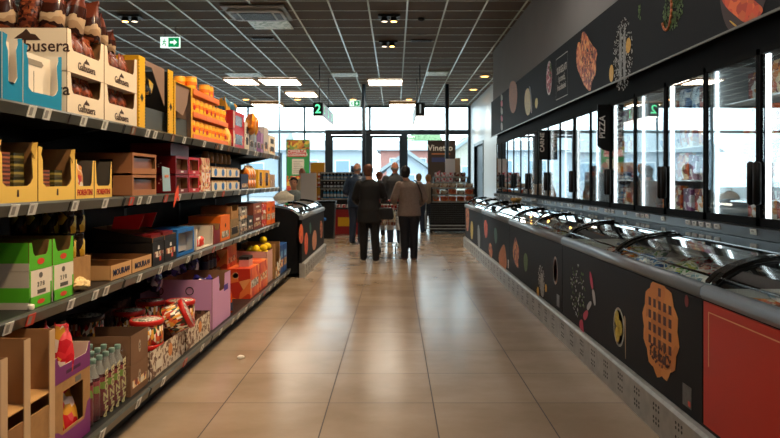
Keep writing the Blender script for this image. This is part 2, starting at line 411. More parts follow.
# round downlights
DL = glow('warm downlight lens', '#ffb45a', 9)
dk = None
for X, Y, lb in ((2.43, 18.5, 'nearest of three round warm downlights by the right wall'), (2.43, 21.2, 'middle of three round warm downlights by the right wall'),
                 (2.43, 23.9, 'farthest of three round warm downlights by the right wall'), (.49, 23.8, 'round warm downlight beside the hanging number one sign'),
                 (-1.46, 23.8, 'round warm downlight above the small exit sign'), (-3.4, 23.8, 'round warm downlight below the panel over the number two sign'), (-5.2, 23.8, 'round warm downlight farthest left, over the left shelf')):
    t = thing('downlight', lb, 'downlight', (X, Y, CEIL-.014), group='round downlights')
    MB().lathe([(.13, 0), (.15, -.02), (.11, -.025)], WHITE, n=20).build('ring', t)
    MB().lathe([(.1, -.026), (.1, -.03)], DL, n=20).build('lens', t)
    l = bpy.data.lights.new('downlight', 'SPOT'); l.energy = 120; l.color = (1, .78, .52); l.spot_size = radians(100); l.spot_blend = .8; l.shadow_soft_size = .08
    lo = bpy.data.objects.new('spot_beam', l); COL.objects.link(lo); lo.location = (X, Y, CEIL-.06)
# twin spots
for X, Y, lb, tw in ((-4.56, 11.75, 'twin warm ceiling spot at the upper left near the arrow exit sign', 1), (-.1, 11.75, 'twin ceiling spot, nearest over the aisle', 1), (-.14, 13.95, 'twin ceiling spot over the aisle with a white upper lamp', 0)):
    t = thing('ceiling_spot', lb, 'spotlight', (X, Y, CEIL-.014), group='twin ceiling spots')
    MB().box(-.19, .19, -.1, .1, -.03, 0, DARK).build('housing', t)
    for s_ in (-.08, .08):
        h = MB().lathe([(.05, -.03), (.065, -.09), (.06, -.1)], DGREY, (s_, 0, 0), 14).build('lamp_head', t)
        if s_ > 0:
            l = bpy.data.lights.new('twin spot', 'SPOT'); l.energy = 260; l.color = (1, .8, .58); l.spot_size = radians(110); l.spot_blend = .8; l.shadow_soft_size = .05
            lo = bpy.data.objects.new('spot_beam', l); COL.objects.link(lo); lo.location = (X+s_, Y, CEIL-.14)
        MB().lathe([(.05, -.1), (.05, -.103)], glow('spot lens', '#ffb866', 14) if (s_ > 0) == (X > -2) else glow('spot lens dim', '#ffe7c8', 3), (s_, 0, 0), 14).build('lens', h)
# aimed spots above the near aisle (out of frame) that light the left shelves
for i, yy in enumerate((2.2, 4.6, 7.0, 9.4)):
    t = thing('ceiling_spot', 'ceiling spot aimed at the left shelves from above the near aisle', 'spotlight', (-.1, yy, CEIL-.014), group='aimed shelf spots')
    MB().box(-.1, .1, -.1, .1, -.03, 0, DARK).build('housing', t); MB().tube([(0, 0, -.03), (-.05, 0, -.12)], .06, DGREY, 12).build('lamp_head', t)
    l = bpy.data.lights.new('shelf spot', 'SPOT'); l.energy = 350; l.color = (1, .72, .42); l.spot_size = radians(95); l.spot_blend = .9; l.shadow_soft_size = .06
    lo = bpy.data.objects.new('spot_beam', l); COL.objects.link(lo); lo.location = (-.16, yy, CEIL-.2)
    lo.rotation_euler = (Vector((-1.9, yy+.2, .9))-lo.location).to_track_quat('-Z', 'Y').to_euler()
# air conditioner cassette
t = thing('air_conditioner', 'square white ceiling air conditioner with dark grille, top of the picture', 'air conditioner', (-2.31, 11.5, CEIL-.013))
MB().box(-.52, .52, -.5, .5, -.03, 0, mat('off white plastic', '#8f9291', .5)).build('panel', t, bevel=.01)
MB().prism([(-.4, -.36), (.4, -.36), (.46, -.28), (.46, .28), (.4, .36), (-.4, .36), (-.46, .28), (-.46, -.28)], 'z', -.075, -.03, mat('light plastic', '#a9adac', .45)).build('cover', t, bevel=.015)
gm = MB().box(-.27, .27, -.25, .25, -.082, -.0755, DARK)
for i in range(9): gm.box(-.27, .27, -.23+i*.055, -.21+i*.055, -.086, -.082, DGREY)
gm.build('grille', t)
for s_ in (-1, 1): MB().box(s_*.36-.05, s_*.36+.05, -.22, .22, -.08, -.0755, DARK).build('air_flap', t)
VENTM = cells('perforated vent', ['#cfe0cf', '#e6f0e2', '#9db79f', '#dfeade'], 18, .35)
for X, Y, wx, ly, lb in ((-2.25, 12.4, .33, .3, 'white perforated ceiling vent next to the air conditioner'), (-4.05, 18.3, .4, .3, 'pale green ceiling vent over the orange cans'),
                     (-1.35, 18.3, .32, .3, 'pale green ceiling vent, left of the middle luminous panel'), (1.13, 18.1, .25, .3, 'pale green ceiling vent, right of the middle luminous panel')):
    t = thing('ceiling_vent', lb, 'vent', (X, Y, CEIL-.013), group='perforated ceiling vents')
    MB().box(-wx, wx, -ly, ly, -.015, 0, VENTM).build('perforated_plate', t); 
    q = MB()
    for a in ((-wx-.03, -wx, -ly-.03, ly+.03), (wx, wx+.03, -ly-.03, ly+.03), (-wx, wx, -ly-.03, -ly), (-wx, wx, ly, ly+.03)): q.box(a[0], a[1], a[2], a[3], -.02, 0, GB)
    q.build('frame', t)
for X, Y, lb in ((-2.64, 13.66, 'small dark slot grille in the ceiling beyond the air conditioner'), (.54, 13.86, 'small dark slot grille in the ceiling right of the spots')):
    t = thing('ceiling_grille', lb, 'vent', (X, Y, CEIL-.013), group='dark slot grilles'); MB().box(-.22, .22, -.09, .09, -.012, 0, DGREY).build('frame', t)
    q = MB()
    for i in range(3): q.box(-.2, .2, -.07+i*.05, -.045+i*.05, -.016, -.0121, BLACK)
    q.build('slats', t)
for X, Y, lb in ((.46, 11.35, 'small round black ceiling speaker above the aisle'),):
    t = thing('smoke_detector', 'small round dark ceiling detector right of the twin spots', 'detector', (X, Y+.6, CEIL-.013)); MB().lathe([(.06, 0), (.06, -.03), (.035, -.05)], DARK, n=14).build('body', t)
    MB().lathe([(.02, -.05), (.02, -.055)], DGREY, n=10).build('sensor', t)

# exit signs
GRN = glow('exit sign green', '#0aa05a', .9); WGL = glow('exit sign white', '#e6fff0', 1.3)
def exit_sign(X, Y, z, s_, label, arrow):
    t = thing('exit_sign', label, 'exit sign', (X, Y, z), group='green exit signs')
    MB().box(-.18*s_, .18*s_, 0, .04, -.1*s_, .1*s_, WGL).build('housing', t)
    MB().box(-.03*s_, .165*s_, -.004, -.0002, -.085*s_, .085*s_, GRN).build('green_panel', t)
    MB().box(-.165*s_, -.05*s_, -.004, -.0002, -.085*s_, .085*s_, WGL).build('pictogram_panel', t)
    pts = [(0, .02), (.07, .02), (.07, .055), (.13, 0), (.07, -.055), (.07, -.02), (0, -.02)]
    if arrow == 'down': pts = [(.05, .06), (.085, .06), (.085, .01), (.12, .01), (.0675, -.06), (.015, .01), (.05, .01)]
    MB().prism([(a*s_, b*s_) for a, b in pts], 'y', -.006, -.0042, WGL).build('arrow', t)
    r = MB(); r.tube([(-.1*s_, -.0055, .05*s_), (-.101*s_, -.0055, .06*s_)], .014*s_, GRN, 8)
    for a in (((-.1, .035), (-.11, -.01)), ((-.11, -.01), (-.08, -.03)), ((-.08, -.03), (-.085, -.07)), ((-.11, -.01), (-.14, -.05)), ((-.1, .03), (-.07, .01)), ((-.1, .03), (-.13, .01))):
        r.tube([(a[0][0]*s_, -.0055, a[0][1]*s_), (a[1][0]*s_, -.0055, a[1][1]*s_)], .008*s_, GRN, 6)
    r.build('running_figure', t)
    MB().tube([(-.1*s_, .02, .1*s_), (-.1*s_, .02, CEIL-z)], .006, DGREY).tube([(.1*s_, .02, .1*s_), (.1*s_, .02, CEIL-z)], .006, DGREY).build('hanger', t)
exit_sign(-4.15, 12.6, 3.89, 1.0, 'green exit sign with right arrow hanging over the left shelf', 'right')
exit_sign(-1.35, 23.0, 3.93, 1.0, 'small green exit sign hanging over the doors at the window', 'down')

# hanging checkout signs
SIGND = mat('dark sign board', '#1d2422', .4)
def till_sign(num, X0, X1, label, green):
    t = thing('checkout_sign', label, 'sign', ((X0+X1)/2, 16.5, 2.9), group='hanging checkout number signs'); h = (X1-X0)/2
    MB().box(-h, h, 0, 2.9, 0, .32, SIGND).build('body', t)
    MB().box(-h+.02, h-.02, .03, 2.87, -.03, -.001, glow('sign underlight', '#fff8ee', 3)).build('underlight', t)
    text(num, .3, glow('green number', '#5ff0a0', 2) if green else glow('pale number glow', '#b9c4c0', .6), t, (0, -.002, .16), CAMF, 'number', bold=.004)  # the unlit number gets a faint glow of its own to stay readable
    if green:
        for i in range(3): text(num, .26, glow('green number', '#5ff0a0', 2), t, (h+.002, .35+i*1.0, .16), LEFTF, 'number')
    for yy in (.3, 2.6): MB().tube([(0, yy, .32), (0, yy, CEIL-2.9)], .012, DGREY).build('rod', t)
till_sign('2', -1.98, -1.74, 'long hanging dark checkout sign with a glowing green 2', True)
till_sign('1', .5, .72, 'long hanging dark checkout sign with an unlit 1 made to glow faintly', False)
for X, Y, r, lb, mm in ((-.92, 20.2, .06, 'tall dark round pole behind the woman in black, floor to ceiling', FR), (1.54, 20.2, .06, 'tall dark round pole in front of the black drinks poster', FR), (-3.3, 19.5, .022, 'thin pale pole in front of the green poster', FRL)):
    t = thing('pole', lb, 'pole', (X, Y, 0), group='floor to ceiling poles')
    MB().tube([(0, 0, .02), (0, 0, CEIL-.015)], r, mm, 12).build('shaft', t); MB().lathe([(r*2, 0), (r*2, .015), (r, .02)], mm, n=14).build('base_plate', t)
# ------------------------------------------------------------ right side: banner
def RY(px, X): return F*X/(px-VX)
def RZ(px, py, X): return EYE+(VY-py)*X/(px-VX)
def soft(pts, it=2):
    for _ in range(it):
        n = len(pts); pts = [q for i in range(n) for q in ((pts[i][0]*.75+pts[(i+1) % n][0]*.25, pts[i][1]*.75+pts[(i+1) % n][1]*.25), (pts[i][0]*.25+pts[(i+1) % n][0]*.75, pts[i][1]*.25+pts[(i+1) % n][1]*.75))]
    return pts
def print_shape(name, parent, pts, X, m, d=.0015, th=.001, label=None):
    if len(pts) < 12 or m is PIZZAM: pts = soft(pts, 2 if m is not PIZZAM else 1)
    """flat print lying on a plane that looks along -X; pts are (Y, Z) in metres"""
    o = MB().prism(pts, 'x', X-d-th, X-d, m).build(name, parent)
    if label: o['label'] = label
    return o
def from_px(pts, X): return [(RY(a, X), RZ(a, b, X)) for a, b in pts]
def ring_pts(cy, cz, ry, rz, n=20, a0=0): return [(cy+ry*cos(a0+2*pi*i/n), cz+rz*sin(a0+2*pi*i/n)) for i in range(n)]
PIZZAM = cells('pizza print', ['#b5592a', '#d98a4a', '#8f3f1c', '#e0a05a', '#c9682f', '#6f2a18'], 26, .5)
SALM = cells('salmon print', ['#e0521c', '#f0702c', '#c43e14', '#d9601f'], 16, .5)
HERB = mat('herb print', '#55713a', .6, noise=.5, nscale=40)
SILV = mat('silver fish print', '#8f9492', .5, noise=.4, nscale=40)
LEMON = mat('lemon print', '#d9a93a', .5, noise=.15, nscale=50)
BERRY = cells('berry print', ['#8f1f33', '#c43a4a', '#5a1528', '#a82a3c', '#e0b0b0'], 34, .5)
POWD = mat('flour print', '#b9bcba', .7)
CRUST = cells('crust print', ['#d98a3f', '#e0954a', '#c97a33'], 9, .5)
GRAIN = mat('nut print', '#b4713f', .6, noise=.3, nscale=40)
YELO = mat('yellow vegetable print', '#c9b23a', .5, noise=.25, nscale=40)
PINKP = mat('radish print', '#c9395a', .5)
BANNER = mat('charcoal banner print', '#101216', .7, spec=.2)
def specks(name, parent, pts_region, X, m, n, smin, smax, seed, d=.003):
    """a scatter of small printed flecks as one print; region = (y0,y1,z0,z1)"""
    r = random.Random(seed); b = MB(); y0, y1, z0, z1 = pts_region
    for i in range(n):
        a = r.uniform(0, 2*pi); q = math.sqrt(r.random()); cy = (y0+y1)/2+cos(a)*q*(y1-y0)/2; cz = (z0+z1)/2+sin(a)*q*(z1-z0)/2
        s_ = r.uniform(smin, smax); k = r.choice((3, 4, 5))
        b.prism([(cy+s_*cos(t0)*r.uniform(.6, 1.2), cz+s_*sin(t0)*r.uniform(.6, 1.2)) for t0 in [2*pi*j/k+r.random()*.5 for j in range(k)]], 'x', X-d-.001, X-d, m)
    return tag(b.build(name, parent), kind='stuff')
BX = 2.12
ban = thing('banner', 'long dark frozen food banner on the wall above the upright freezers', 'banner', (0, 0, 0))
MB().box(BX, 2.159, .5, 15.05, 2.30, 3.06, BANNER).build('banner_panel', ban)
MB().box(BX-.012, BX, .5, 15.05, 2.285, 2.30, mat('dull metal trim', '#77766f', .4, .4)).build('lower_trim', ban)
# slice of pizza
pz = from_px([(584.0, 30.6), (587, 35), (591.5, 44), (598.2, 51.5), (595.8, 60), (596.5, 73), (591.5, 83), (591, 92.5), (585, 87), (581.5, 78), (577, 67.8), (576.4, 55), (577.7, 43), (580.2, 41.5), (581.4, 49), (581.2, 35)], BX)
print_shape('food_picture', ban, pz, BX, PIZZAM, label='pizza slice picture')
specks('food_picture', ban, (RY(594, BX), RY(580, BX), 2.68-.2, 2.68+.12), BX, mat('dark olive print', '#3a1a14'), 34, .012, .028, 3)
# silver fish with lemon
cy_, cz_ = RY(623, BX), RZ(623, 55, BX)
specks('food_picture', ban, (cy_-.27, cy_+.27, cz_-.34, cz_+.34), BX, POWD, 420, .004, .013, 5)['label'] = 'scattered white salt picture'
for dy in (-.06, .05):
    print_shape('food_picture', ban, [(cy_+dy-.02, cz_-.3), (cy_+dy+.035, cz_-.24), (cy_+dy+.05, cz_+.0), (cy_+dy+.02, cz_+.24), (cy_+dy-.01, cz_+.28), (cy_+dy-.035, cz_+.05)], BX, SILV, .005, label='grey fish picture')
for px, py, rz in ((612, 73.5, .085), (629, 45.5, .07)):
    yy = RY(px, BX); zz = RZ(px, py, BX); print_shape('food_picture', ban, ring_pts(yy, zz, .065, rz), BX, LEMON, .006, label='lemon slice picture')
# bowl of berries
by, bz = RY(549.3, BX), RZ(549.3, 78, BX)
print_shape('food_picture', ban, ring_pts(by, bz, .17, .235), BX, mat('plate print', '#c9b9b5'), .002, label='round berry plate picture')
print_shape('food_picture', ban, ring_pts(by, bz, .15, .205), BX, BERRY, .0035)
specks('food_picture', ban, (by-.14, by-.02, bz, bz+.19), BX, HERB, 30, .012, .03, 8, .005)
# lettering with its fine frame
ly = (RY(556, BX)+RY(568, BX))/2
wi = mat('faded white print', '#b9b6ae', .6)
text('SURGELATI', .125, wi, ban, (BX-.003, ly, 2.76), RIGHTF, sx=.82, bold=.002)
text('i pronti,', .12, wi, ban, (BX-.003, ly, 2.65), RIGHTF, sx=.95, bold=.001)
text('freschissimi', .11, wi, ban, (BX-.003, ly, 2.54), RIGHTF, sx=.85, bold=.001)
fr = MB()
for z in (2.40, 2.93): fr.box(BX-.003, BX-.0015, ly-.3, ly+.3, z-.004, z+.004, wi)
for yy in (ly-.3, ly+.3): fr.box(BX-.003, BX-.0015, yy-.004, yy+.004, 2.40, 2.93, mat('faint print', '#5d5c59'))
fr.build('printed_frame', ban)
# herbs with copper ring
hy, hz = RY(674, BX), RZ(674, 8, BX)
specks('food_picture', ban, (hy-.17, hy+.2, hz-.17, hz+.16), BX, HERB, 260, .008, .02, 11)['label'] = 'chopped green herbs picture'
rg = MB(); pr = [(hy+.13+.10*cos(a), hz+.03+.17*sin(a)) for a in [radians(v) for v in range(100, 330, 15)]]
for i in range(len(pr)-1):
    (a, b_), (c, d_) = pr[i], pr[i+1]; rg.tube([(BX-.005, a, b_), (BX-.005, c, d_)], .011, mat('copper print', '#b5653a'), 5)
rg.build('food_picture', ban)
specks('food_picture', ban, (RY(640, BX)-.02, RY(640, BX)+.03, 2.72, 2.9), BX, HERB, 14, .01, .02, 12)
# salmon plate
sy, sz = RY(744, BX), 2.62
print_shape('food_picture', ban, [(p, max(2.301, min(3.05, q))) for p, q in ring_pts(sy, sz, .31, .40, 40)], BX, mat('brown plate print', '#3a2523'), .002, label='brown plate picture')
print_shape('food_picture', ban, from_px([(722, 0), (728, 9), (734, 14), (746, 24), (752, 21), (760, 17), (765, 9), (757, 2), (745, -8), (730, -10), (722, -6)], BX), BX, SALM, .0035, label='orange salmon picture')
print_shape('food_picture', ban, from_px([(729, 20), (732, 21), (739, 27), (737, 28)], BX), BX, LEMON, .0035)
# far end pictures
print_shape('food_picture', ban, from_px([(509.5, 84), (513, 80), (517, 84), (517.5, 100), (515, 113), (511, 113), (509, 100)], BX), BX, GRAIN, label='nut mix picture')
print_shape('food_picture', ban, from_px([(525, 92), (528, 87), (530.5, 92), (531, 112), (527, 117), (524.5, 105)], BX), BX, YELO, label='yellow vegetable dish picture')
print_shape('food_picture', ban, from_px([(529, 85), (531, 88), (532.6, 112), (530.8, 114), (530.6, 95)], BX), BX, POWD)
print_shape('food_picture', ban, from_px([(535.2, 100), (537, 97), (538.2, 102), (537, 109), (535.2, 107)], BX), BX, YELO)
for a, b_, mm in ((94, 100, POWD), (100, 106, PINKP), (107, 114, POWD), (115, 121, PINKP), (122, 130, POWD)):
    print_shape('food_picture', ban, from_px([(500.8, a), (502.6, a+1), (503, b_), (501, b_+1)], BX), BX, mm)

# ------------------------------------------------------------ upright freezer cabinets
GX = 2.22
MBK = mat('matt black cabinet frame', '#08090a', .75, spec=.1)
DOORG = glass('freezer door glass', '#f4f9f9', 2.3, 0, .04, .9, 1.5)
LED = glow('cabinet led', '#f4fbff', 5)
CABI = mat('cabinet inside', '#b4bec2', .4)
MIR = MBK
U0, UL = 3.41, 1.42
prodc = [['#c8402a', '#e8e2d6', '#d98a2f', '#7a1f1c'], ['#2f6fa8', '#e3e9ea', '#163f6d', '#b9d0dc'], ['#3b7d3f', '#dfe6d4', '#a6c25a', '#1f4a28'], ['#e8c25a', '#a35a22', '#f0e6cf', '#5d2f17'],
         ['#c9c4bb', '#7f3f6a', '#e9e1e6', '#52294a'], ['#d95f23', '#f3d9a8', '#8f2a12', '#f08f3a']]
PM = [cells('frozen pack print %d' % i, c, 22, .35) for i, c in enumerate(prodc)]
packs = []
for i in range(6):
    w_ = .14+.02*(i % 3); h_ = .2+.025*(i % 4)
    t = MB().box(0, .05+.01*(i % 3), -w_/2, w_/2, 0, h_, PM[i]).build('frozen_carton', bevel=.003); tag(t, 'frozen food carton behind the glass, spare one', 'carton'); packs.append((Kind(t), w_, h_))
def cabinet(y0, i, label, plab):
    t = thing('upright_freezer', label, 'freezer', (GX, y0, 1.07), group='upright glass door freezers')
    b = MB(); b.box(0, .6, 0, UL, -.04, 0, DGREY).box(0, .6, 0, UL, 1.07, 1.2, MIR).box(.56, .6, 0, UL, 0, 1.07, CABI)
    b.box(.02, .56, 0, .03, 0, 1.07, CABI).box(.02, .56, UL-.03, UL, 0, 1.07, CABI)
    b.box(.01, .56, .03, UL-.03, 0.0, .01, CABI); b.build('body', t)
    for s_ in range(3): MB().box(.1, .55, .035, UL-.035, .27+.265*s_, .28+.265*s_, mat('wire shelf', '#cfd4d6', .3, .5)).build('shelf', t)
    for k in range(2):
        a = .005+k*UL/2; e = a+UL/2-.01
        f = MB(); w_ = .022
        f.box(-.03, 0, a, a+w_, .0, 1.07, MBK).box(-.03, 0, e-w_, e, 0, 1.07, MBK).box(-.03, 0, a, e, 0, .05, MBK).box(-.03, 0, a, e, 1.035, 1.07, MBK)
        dr = f.build('door', t)
        MB().box(-.022, -.016, a+w_, e-w_, .05, 1.035, DOORG).build('pane', dr)
        yy = e-.03 if k == 0 else a+.03
        MB().tube([(-.052, yy, .13), (-.055, yy, .14), (-.055, yy, .38), (-.052, yy, .39)], [.014, .024, .024, .014], BLACK, 8).build('handle', dr)
    MB().box(.02, .035, UL/2-.03, UL/2+.03, .03, 1.04, LED).build('light_strip', t)
    for yy in (.04, UL-.055): MB().box(.03, .045, yy, yy+.015, .03, 1.04, LED).build('light_strip', t)
    for s_ in range(4):
        z = 1.07+(.01 if s_ == 0 else .28+.265*(s_-1)); yy = .13; q = (i*2+s_) % 6
        while yy < UL-.12:
            kd, w_, h_ = packs[(q+int(yy*3)) % 6]
            if h_ > .245: kd, w_, h_ = packs[0]
            kd.put((GX+.17+.05*random.random(), y0+yy, z), rz=random.uniform(-.1, .1), label=plab, group='frozen cartons, '+plab.split('behind ')[1])
            yy += w_+.03
labs = ['nearest', 'second from the camera', 'third, with the pizza sign in its middle', 'fourth from the camera', 'fifth, with the meat sign in its middle', 'sixth from the camera', 'seventh from the camera', 'farthest']
cabinet(U0-UL, 3, 'upright black freezer cabinet with two glass doors, beside the photographer at the right edge', 'frozen food carton behind the glass of the rightmost upright freezer')
for i in range(8):
    cabinet(U0+UL*i, i, 'upright black freezer cabinet with two glass doors, '+labs[i], 'frozen food carton behind the glass of the %s upright freezer' % labs[i].split(',')[0].replace(' from the camera', ''))
fas = MB().box(GX-.01, 2.6, .6, U0+8*UL, 2.272, 2.339, MBK).box(GX-.02, GX, .6, U0+8*UL, 2.14, 2.272, MBK).build('fascia'); tag(fas, 'long black fascia between the banner and the freezer doors', 'fascia')
# price rail below the doors
rl = thing('price_rail', 'long grey price rail with tags under the upright freezer doors', 'price rail', (GX-.03, 0, 1.0))
MB().prism([(-.05, .0), (-.035, .0), (0, .045), (0, .07), (-.055, .065)], 'y', 1.0, U0+8*UL, mat('dark price rail', '#2c2e30', .3, .4)).build('rail', rl)
yy = 3.0; r_ = random.Random(4)
while yy < 14.5:
    o = MB().prism([(-.058, .025), (-.05, .025), (-.057, .058), (-.062, .058)], 'y', yy, yy+.07, TAGW).build('price_tag', rl); MB().box(-.0622, -.0612, yy+.02, yy+.05, .04, .05, TAGP).build('price_print', o)
    yy += r_.choice((.11, .12, .34, .46))
# blade signs
def blade(word, Y, label):
    t = thing('blade_sign', label, 'sign', (GX-.03, Y, 1.64), group='black blade signs on the freezers')
    pts = [(-.002, 0), (-.002, .48), (-.125, .48), (-.125, .06), (-.11, .045), (-.06, .015)] if word == 'PIZZA' else [(-.002, 0), (-.002, .42), (-.125, .42), (-.125, 0)]
    MB().prism(pts, 'y', -.006, .006, BLACK).build('board', t)
    text(word, .085, WHITEINK, t, (-.075, -.0065, .25), CAMF, up=True, bold=.001)
blade('PIZZA', 6.97, 'black blade sign reading PIZZA on the freezer doors'); blade('CARNE', 9.81, 'black blade sign reading CARNE on the freezer doors')

# ------------------------------------------------------------ chest freezers
CBK = mat('matt black chest panel', '#0d0e11', .6, spec=.22)
GREYRIM = mat('blue grey chest rim', '#7d858d', .35, .2)
LIDG = glass('curved lid glass', '#f2f7f4', 1.6, .01)
TRIMK = mat('bronze black lid frame', '#14120f', .18, .3)
BUMP = mat('galvanised bumper plate', '#a3a29c', .42, .3, noise=.15, nscale=12)
arc = [(.03, .865), (.07, .905), (.13, .94), (.21, .967), (.31, .985), (.42, .992)]       # from front rim to the top
BASK = mat('white wire', '#e6eaea', .35)
bagk = []
for i, c in enumerate([['#2f7fc0', '#e9eef0', '#d9e4ea', '#1b4f8a'], ['#e8e6df', '#c9d6da', '#f2f2f0', '#7fa6b8'], ['#e38a2a', '#e8dcc4', '#c4531c', '#6f3a1c'], ['#4f8f4a', '#dfe8da', '#f0efe4', '#b9c24a'], ['#c92f2c', '#eee6dc', '#8a1a1c', '#e8c9b0']]):
    def bag(w, h, t_, m):
        vs = []; fs = []; nx, nz = 6, 6; r = random.Random(i)
        for sgn in (1, -1):
            for a in range(nx+1):
                for b_ in range(nz+1):
                    u = a/nx; v = b_/nz; th = t_/2*(sin(pi*u)**.45)*(sin(pi*v)**.5)*(1+r.uniform(-.2, .2))
                    vs.append(((u-.5)*w, (v-.5)*h, sgn*th))
        N = (nx+1)*(nz+1)
        for sgn in (0, 1):
            for a in range(nx):
                for b_ in range(nz):
                    q = (sgn*N+a*(nz+1)+b_, sgn*N+(a+1)*(nz+1)+b_, sgn*N+(a+1)*(nz+1)+b_+1, sgn*N+a*(nz+1)+b_+1); fs.append(q if sgn == 0 else q[::-1])
        return MB().add(vs, fs, m, True)
    o = bag(.2, .28, .08, cells('frozen bag print %d' % i, c, 36, .25)).build('frozen_bag'); tag(o, 'frozen food bag', 'bag'); bagk.append(Kind(o))
def chest(X, y0, y1, sgn, label, front, baglab, ribs=True, fill=True):
    """sgn=+1: front looks along -X and the chest extends to +X"""
    t = thing('chest_freezer', label, 'freezer', (X, y0, 0), group=None); L = y1-y0; s_ = sgn; Wd = .74
    b = MB(); b.box(s_*.03, s_*Wd, .003, L-.003, .06, .5, CBK).box(s_*.0, s_*.05, .003, L-.003, .06, .8, CBK).box(s_*(Wd-.05), s_*Wd, .003, L-.003, .5, .985, CBK)
    for yy in (.003, L-.033):
        b.prism([(s_*.02, .5)]+[(s_*a, z-.02) for a, z in arc]+[(s_*Wd, .97), (s_*Wd, .5)], 'y', yy, yy+.03, CBK)
    b.build('body', t)
    WL = mat('white freezer liner', '#d5dcdc', .4)
    MB().box(s_*.055, s_*(Wd-.055), .036, L-.036, .505, .515, WL).box(s_*.055, s_*.065, .036, L-.036, .515, .83, WL).box(s_*(Wd-.065), s_*(Wd-.055), .036, L-.036, .515, .96, WL).box(s_*.065, s_*(Wd-.065), .036, .042, .515, .85, WL).box(s_*.065, s_*(Wd-.065), L-.042, L-.036, .515, .85, WL).build('liner', t)
    MB().box(-s_*.006, s_*.0, .006, L-.006, .22, .79, front).build('front_panel', t)
    MB().prism([(-s_*.012, .80), (-s_*.022, .82), (-s_*.018, .85), (s_*0, .865), (s_*.04, .862), (s_*.04, .80)], 'y', .004, L-.004, GREYRIM, smooth=True).build('rim', t)
    MB().box(s_*.42, s_*(Wd), .003, L-.003, .985, .998, mat('black glass top', '#0d1112', .06)).build('top_panel', t)
    n = 2 if L > 2 else 1
    for k in range(n):
        a = k*L/n+.01; e = (k+1)*L/n-.01
        g_ = MB()
        for j in range(len(arc)-1):
            (p, q), (p2, q2) = arc[j], arc[j+1]; g_.add([(s_*p, a, q), (s_*p, e, q), (s_*p2, e, q2), (s_*p2, a, q2)], [(0, 1, 2, 3)], LIDG, True)
        ld = g_.build('lid', t)
        for yy in (a, e-.045):
            up = [(s_*p, q+.012+(.008 if k else 0)) for p, q in arc]; dn = [(s_*p, q+.001) for p, q in arc][::-1]
            MB().prism(up+dn, 'y', yy, yy+.045, TRIMK).build('lid_frame', ld)
        MB().tube([(s_*.05, a+.05, .9), (s_*.05, e-.05, .9)], .007, TRIMK, 6).build('lid_handle', ld)
    # wire baskets
    w_ = MB(); nb = max(2, int(L/.33))
    for j in range(nb+1):
        yy = .035+(L-.07)*j/nb
        for q in range(5): w_.tube([(s_*.1, yy, .6+q*.05), (s_*(Wd-.07), yy, .6+q*.05)], .0035, BASK, 4, False)
        for q in range(8): xx = s_*(.1+q*.08); w_.tube([(xx, yy, .56), (xx, yy, .82)], .0035, BASK, 4, False)
    for q in range(5):
        w_.tube([(s_*.09, .04, .62+q*.05), (s_*.09, L-.04, .62+q*.05)], .003, BASK, 4, False)
    w_.build('wire_basket', t)
    bp = MB(); bp.prism([(-s_*.045, .0), (-s_*.045, .185), (-s_*.03, .2), (s_*.03, .2), (s_*.03, .0)], 'y', 0, L, BUMP)
    bo = bp.build('bumper_plate', t); h = MB(); yy = .14
    while yy < L-.1:
        for c in range(3):
            for z in (.055, .08, .125, .15):
                cy = yy+c*.035
                if z in (.055, .125): cy += .0
                h.prism([(cy+.0085*cos(pi/4*q), z+.0085*sin(pi/4*q)) for q in range(8)], 'x', -s_*.0455, -s_*.0465, BLACK)
        yy += .29
    tag(h.build('punched_holes', bo), kind='stuff')
    if fill:
        r = random.Random(int(y0*10)); yy = .16
        while yy < L-.1:
            for row in range(3):
                k = bagk[(int(yy/.5)*2+row+int(y0)) % 5]
                k.put((X+s_*(.19+.17*row), y0+yy, .70+r.uniform(0, .06)+.02*row), label=baglab, group='frozen bags, '+baglab.split('inside ')[1], rot=(r.uniform(-.35, .35), r.uniform(-.5, .3), r.uniform(-.5, .5)))
            yy += .235
    return t
CX = 1.435
bs = [.55, 3.17, 5.83, 8.52, 11.2, 13.9]
REDF = mat('glossy red front', '#c9210f', .4)
nm = ['nearest chest freezer, with the plain red front', 'chest freezer with the cherry pie picture, second along the aisle', 'chest freezer with the pizza slice picture, third along the aisle', 'chest freezer with the salmon fillet picture, fourth along the aisle', 'farthest chest freezer on the right, black front with narrow pictures']
sh = ['red fronted chest freezer', 'chest freezer with the pie picture', 'chest freezer with the pizza picture', 'chest freezer with the salmon picture', 'farthest chest freezer on the right']
CH = []
for i in range(5):
    CH.append(chest(CX, bs[i], bs[i+1], 1, nm[i], REDF if i == 0 else CBK, 'frozen food bag lying inside the '+sh[i]))
def fp(i, pts, m, d=0, label=None):
    X = CX-.006; p = [(RY(a, X)-bs[i], RZ(a, b_, X)) for a, b_ in pts]
    return print_shape('food_picture', CH[i], p, -.006, m, .0012+d, label=label)
# red front: thin cream outline
o = MB(); c_ = mat('peach print line', '#f0b48a')
o.box(-.0085, -.0072, .3, 2.62-.06, .745, .75, c_).box(-.0085, -.0072, 2.62-.065, 2.62-.058, .5, .75, c_); o.build('printed_line', CH[0])
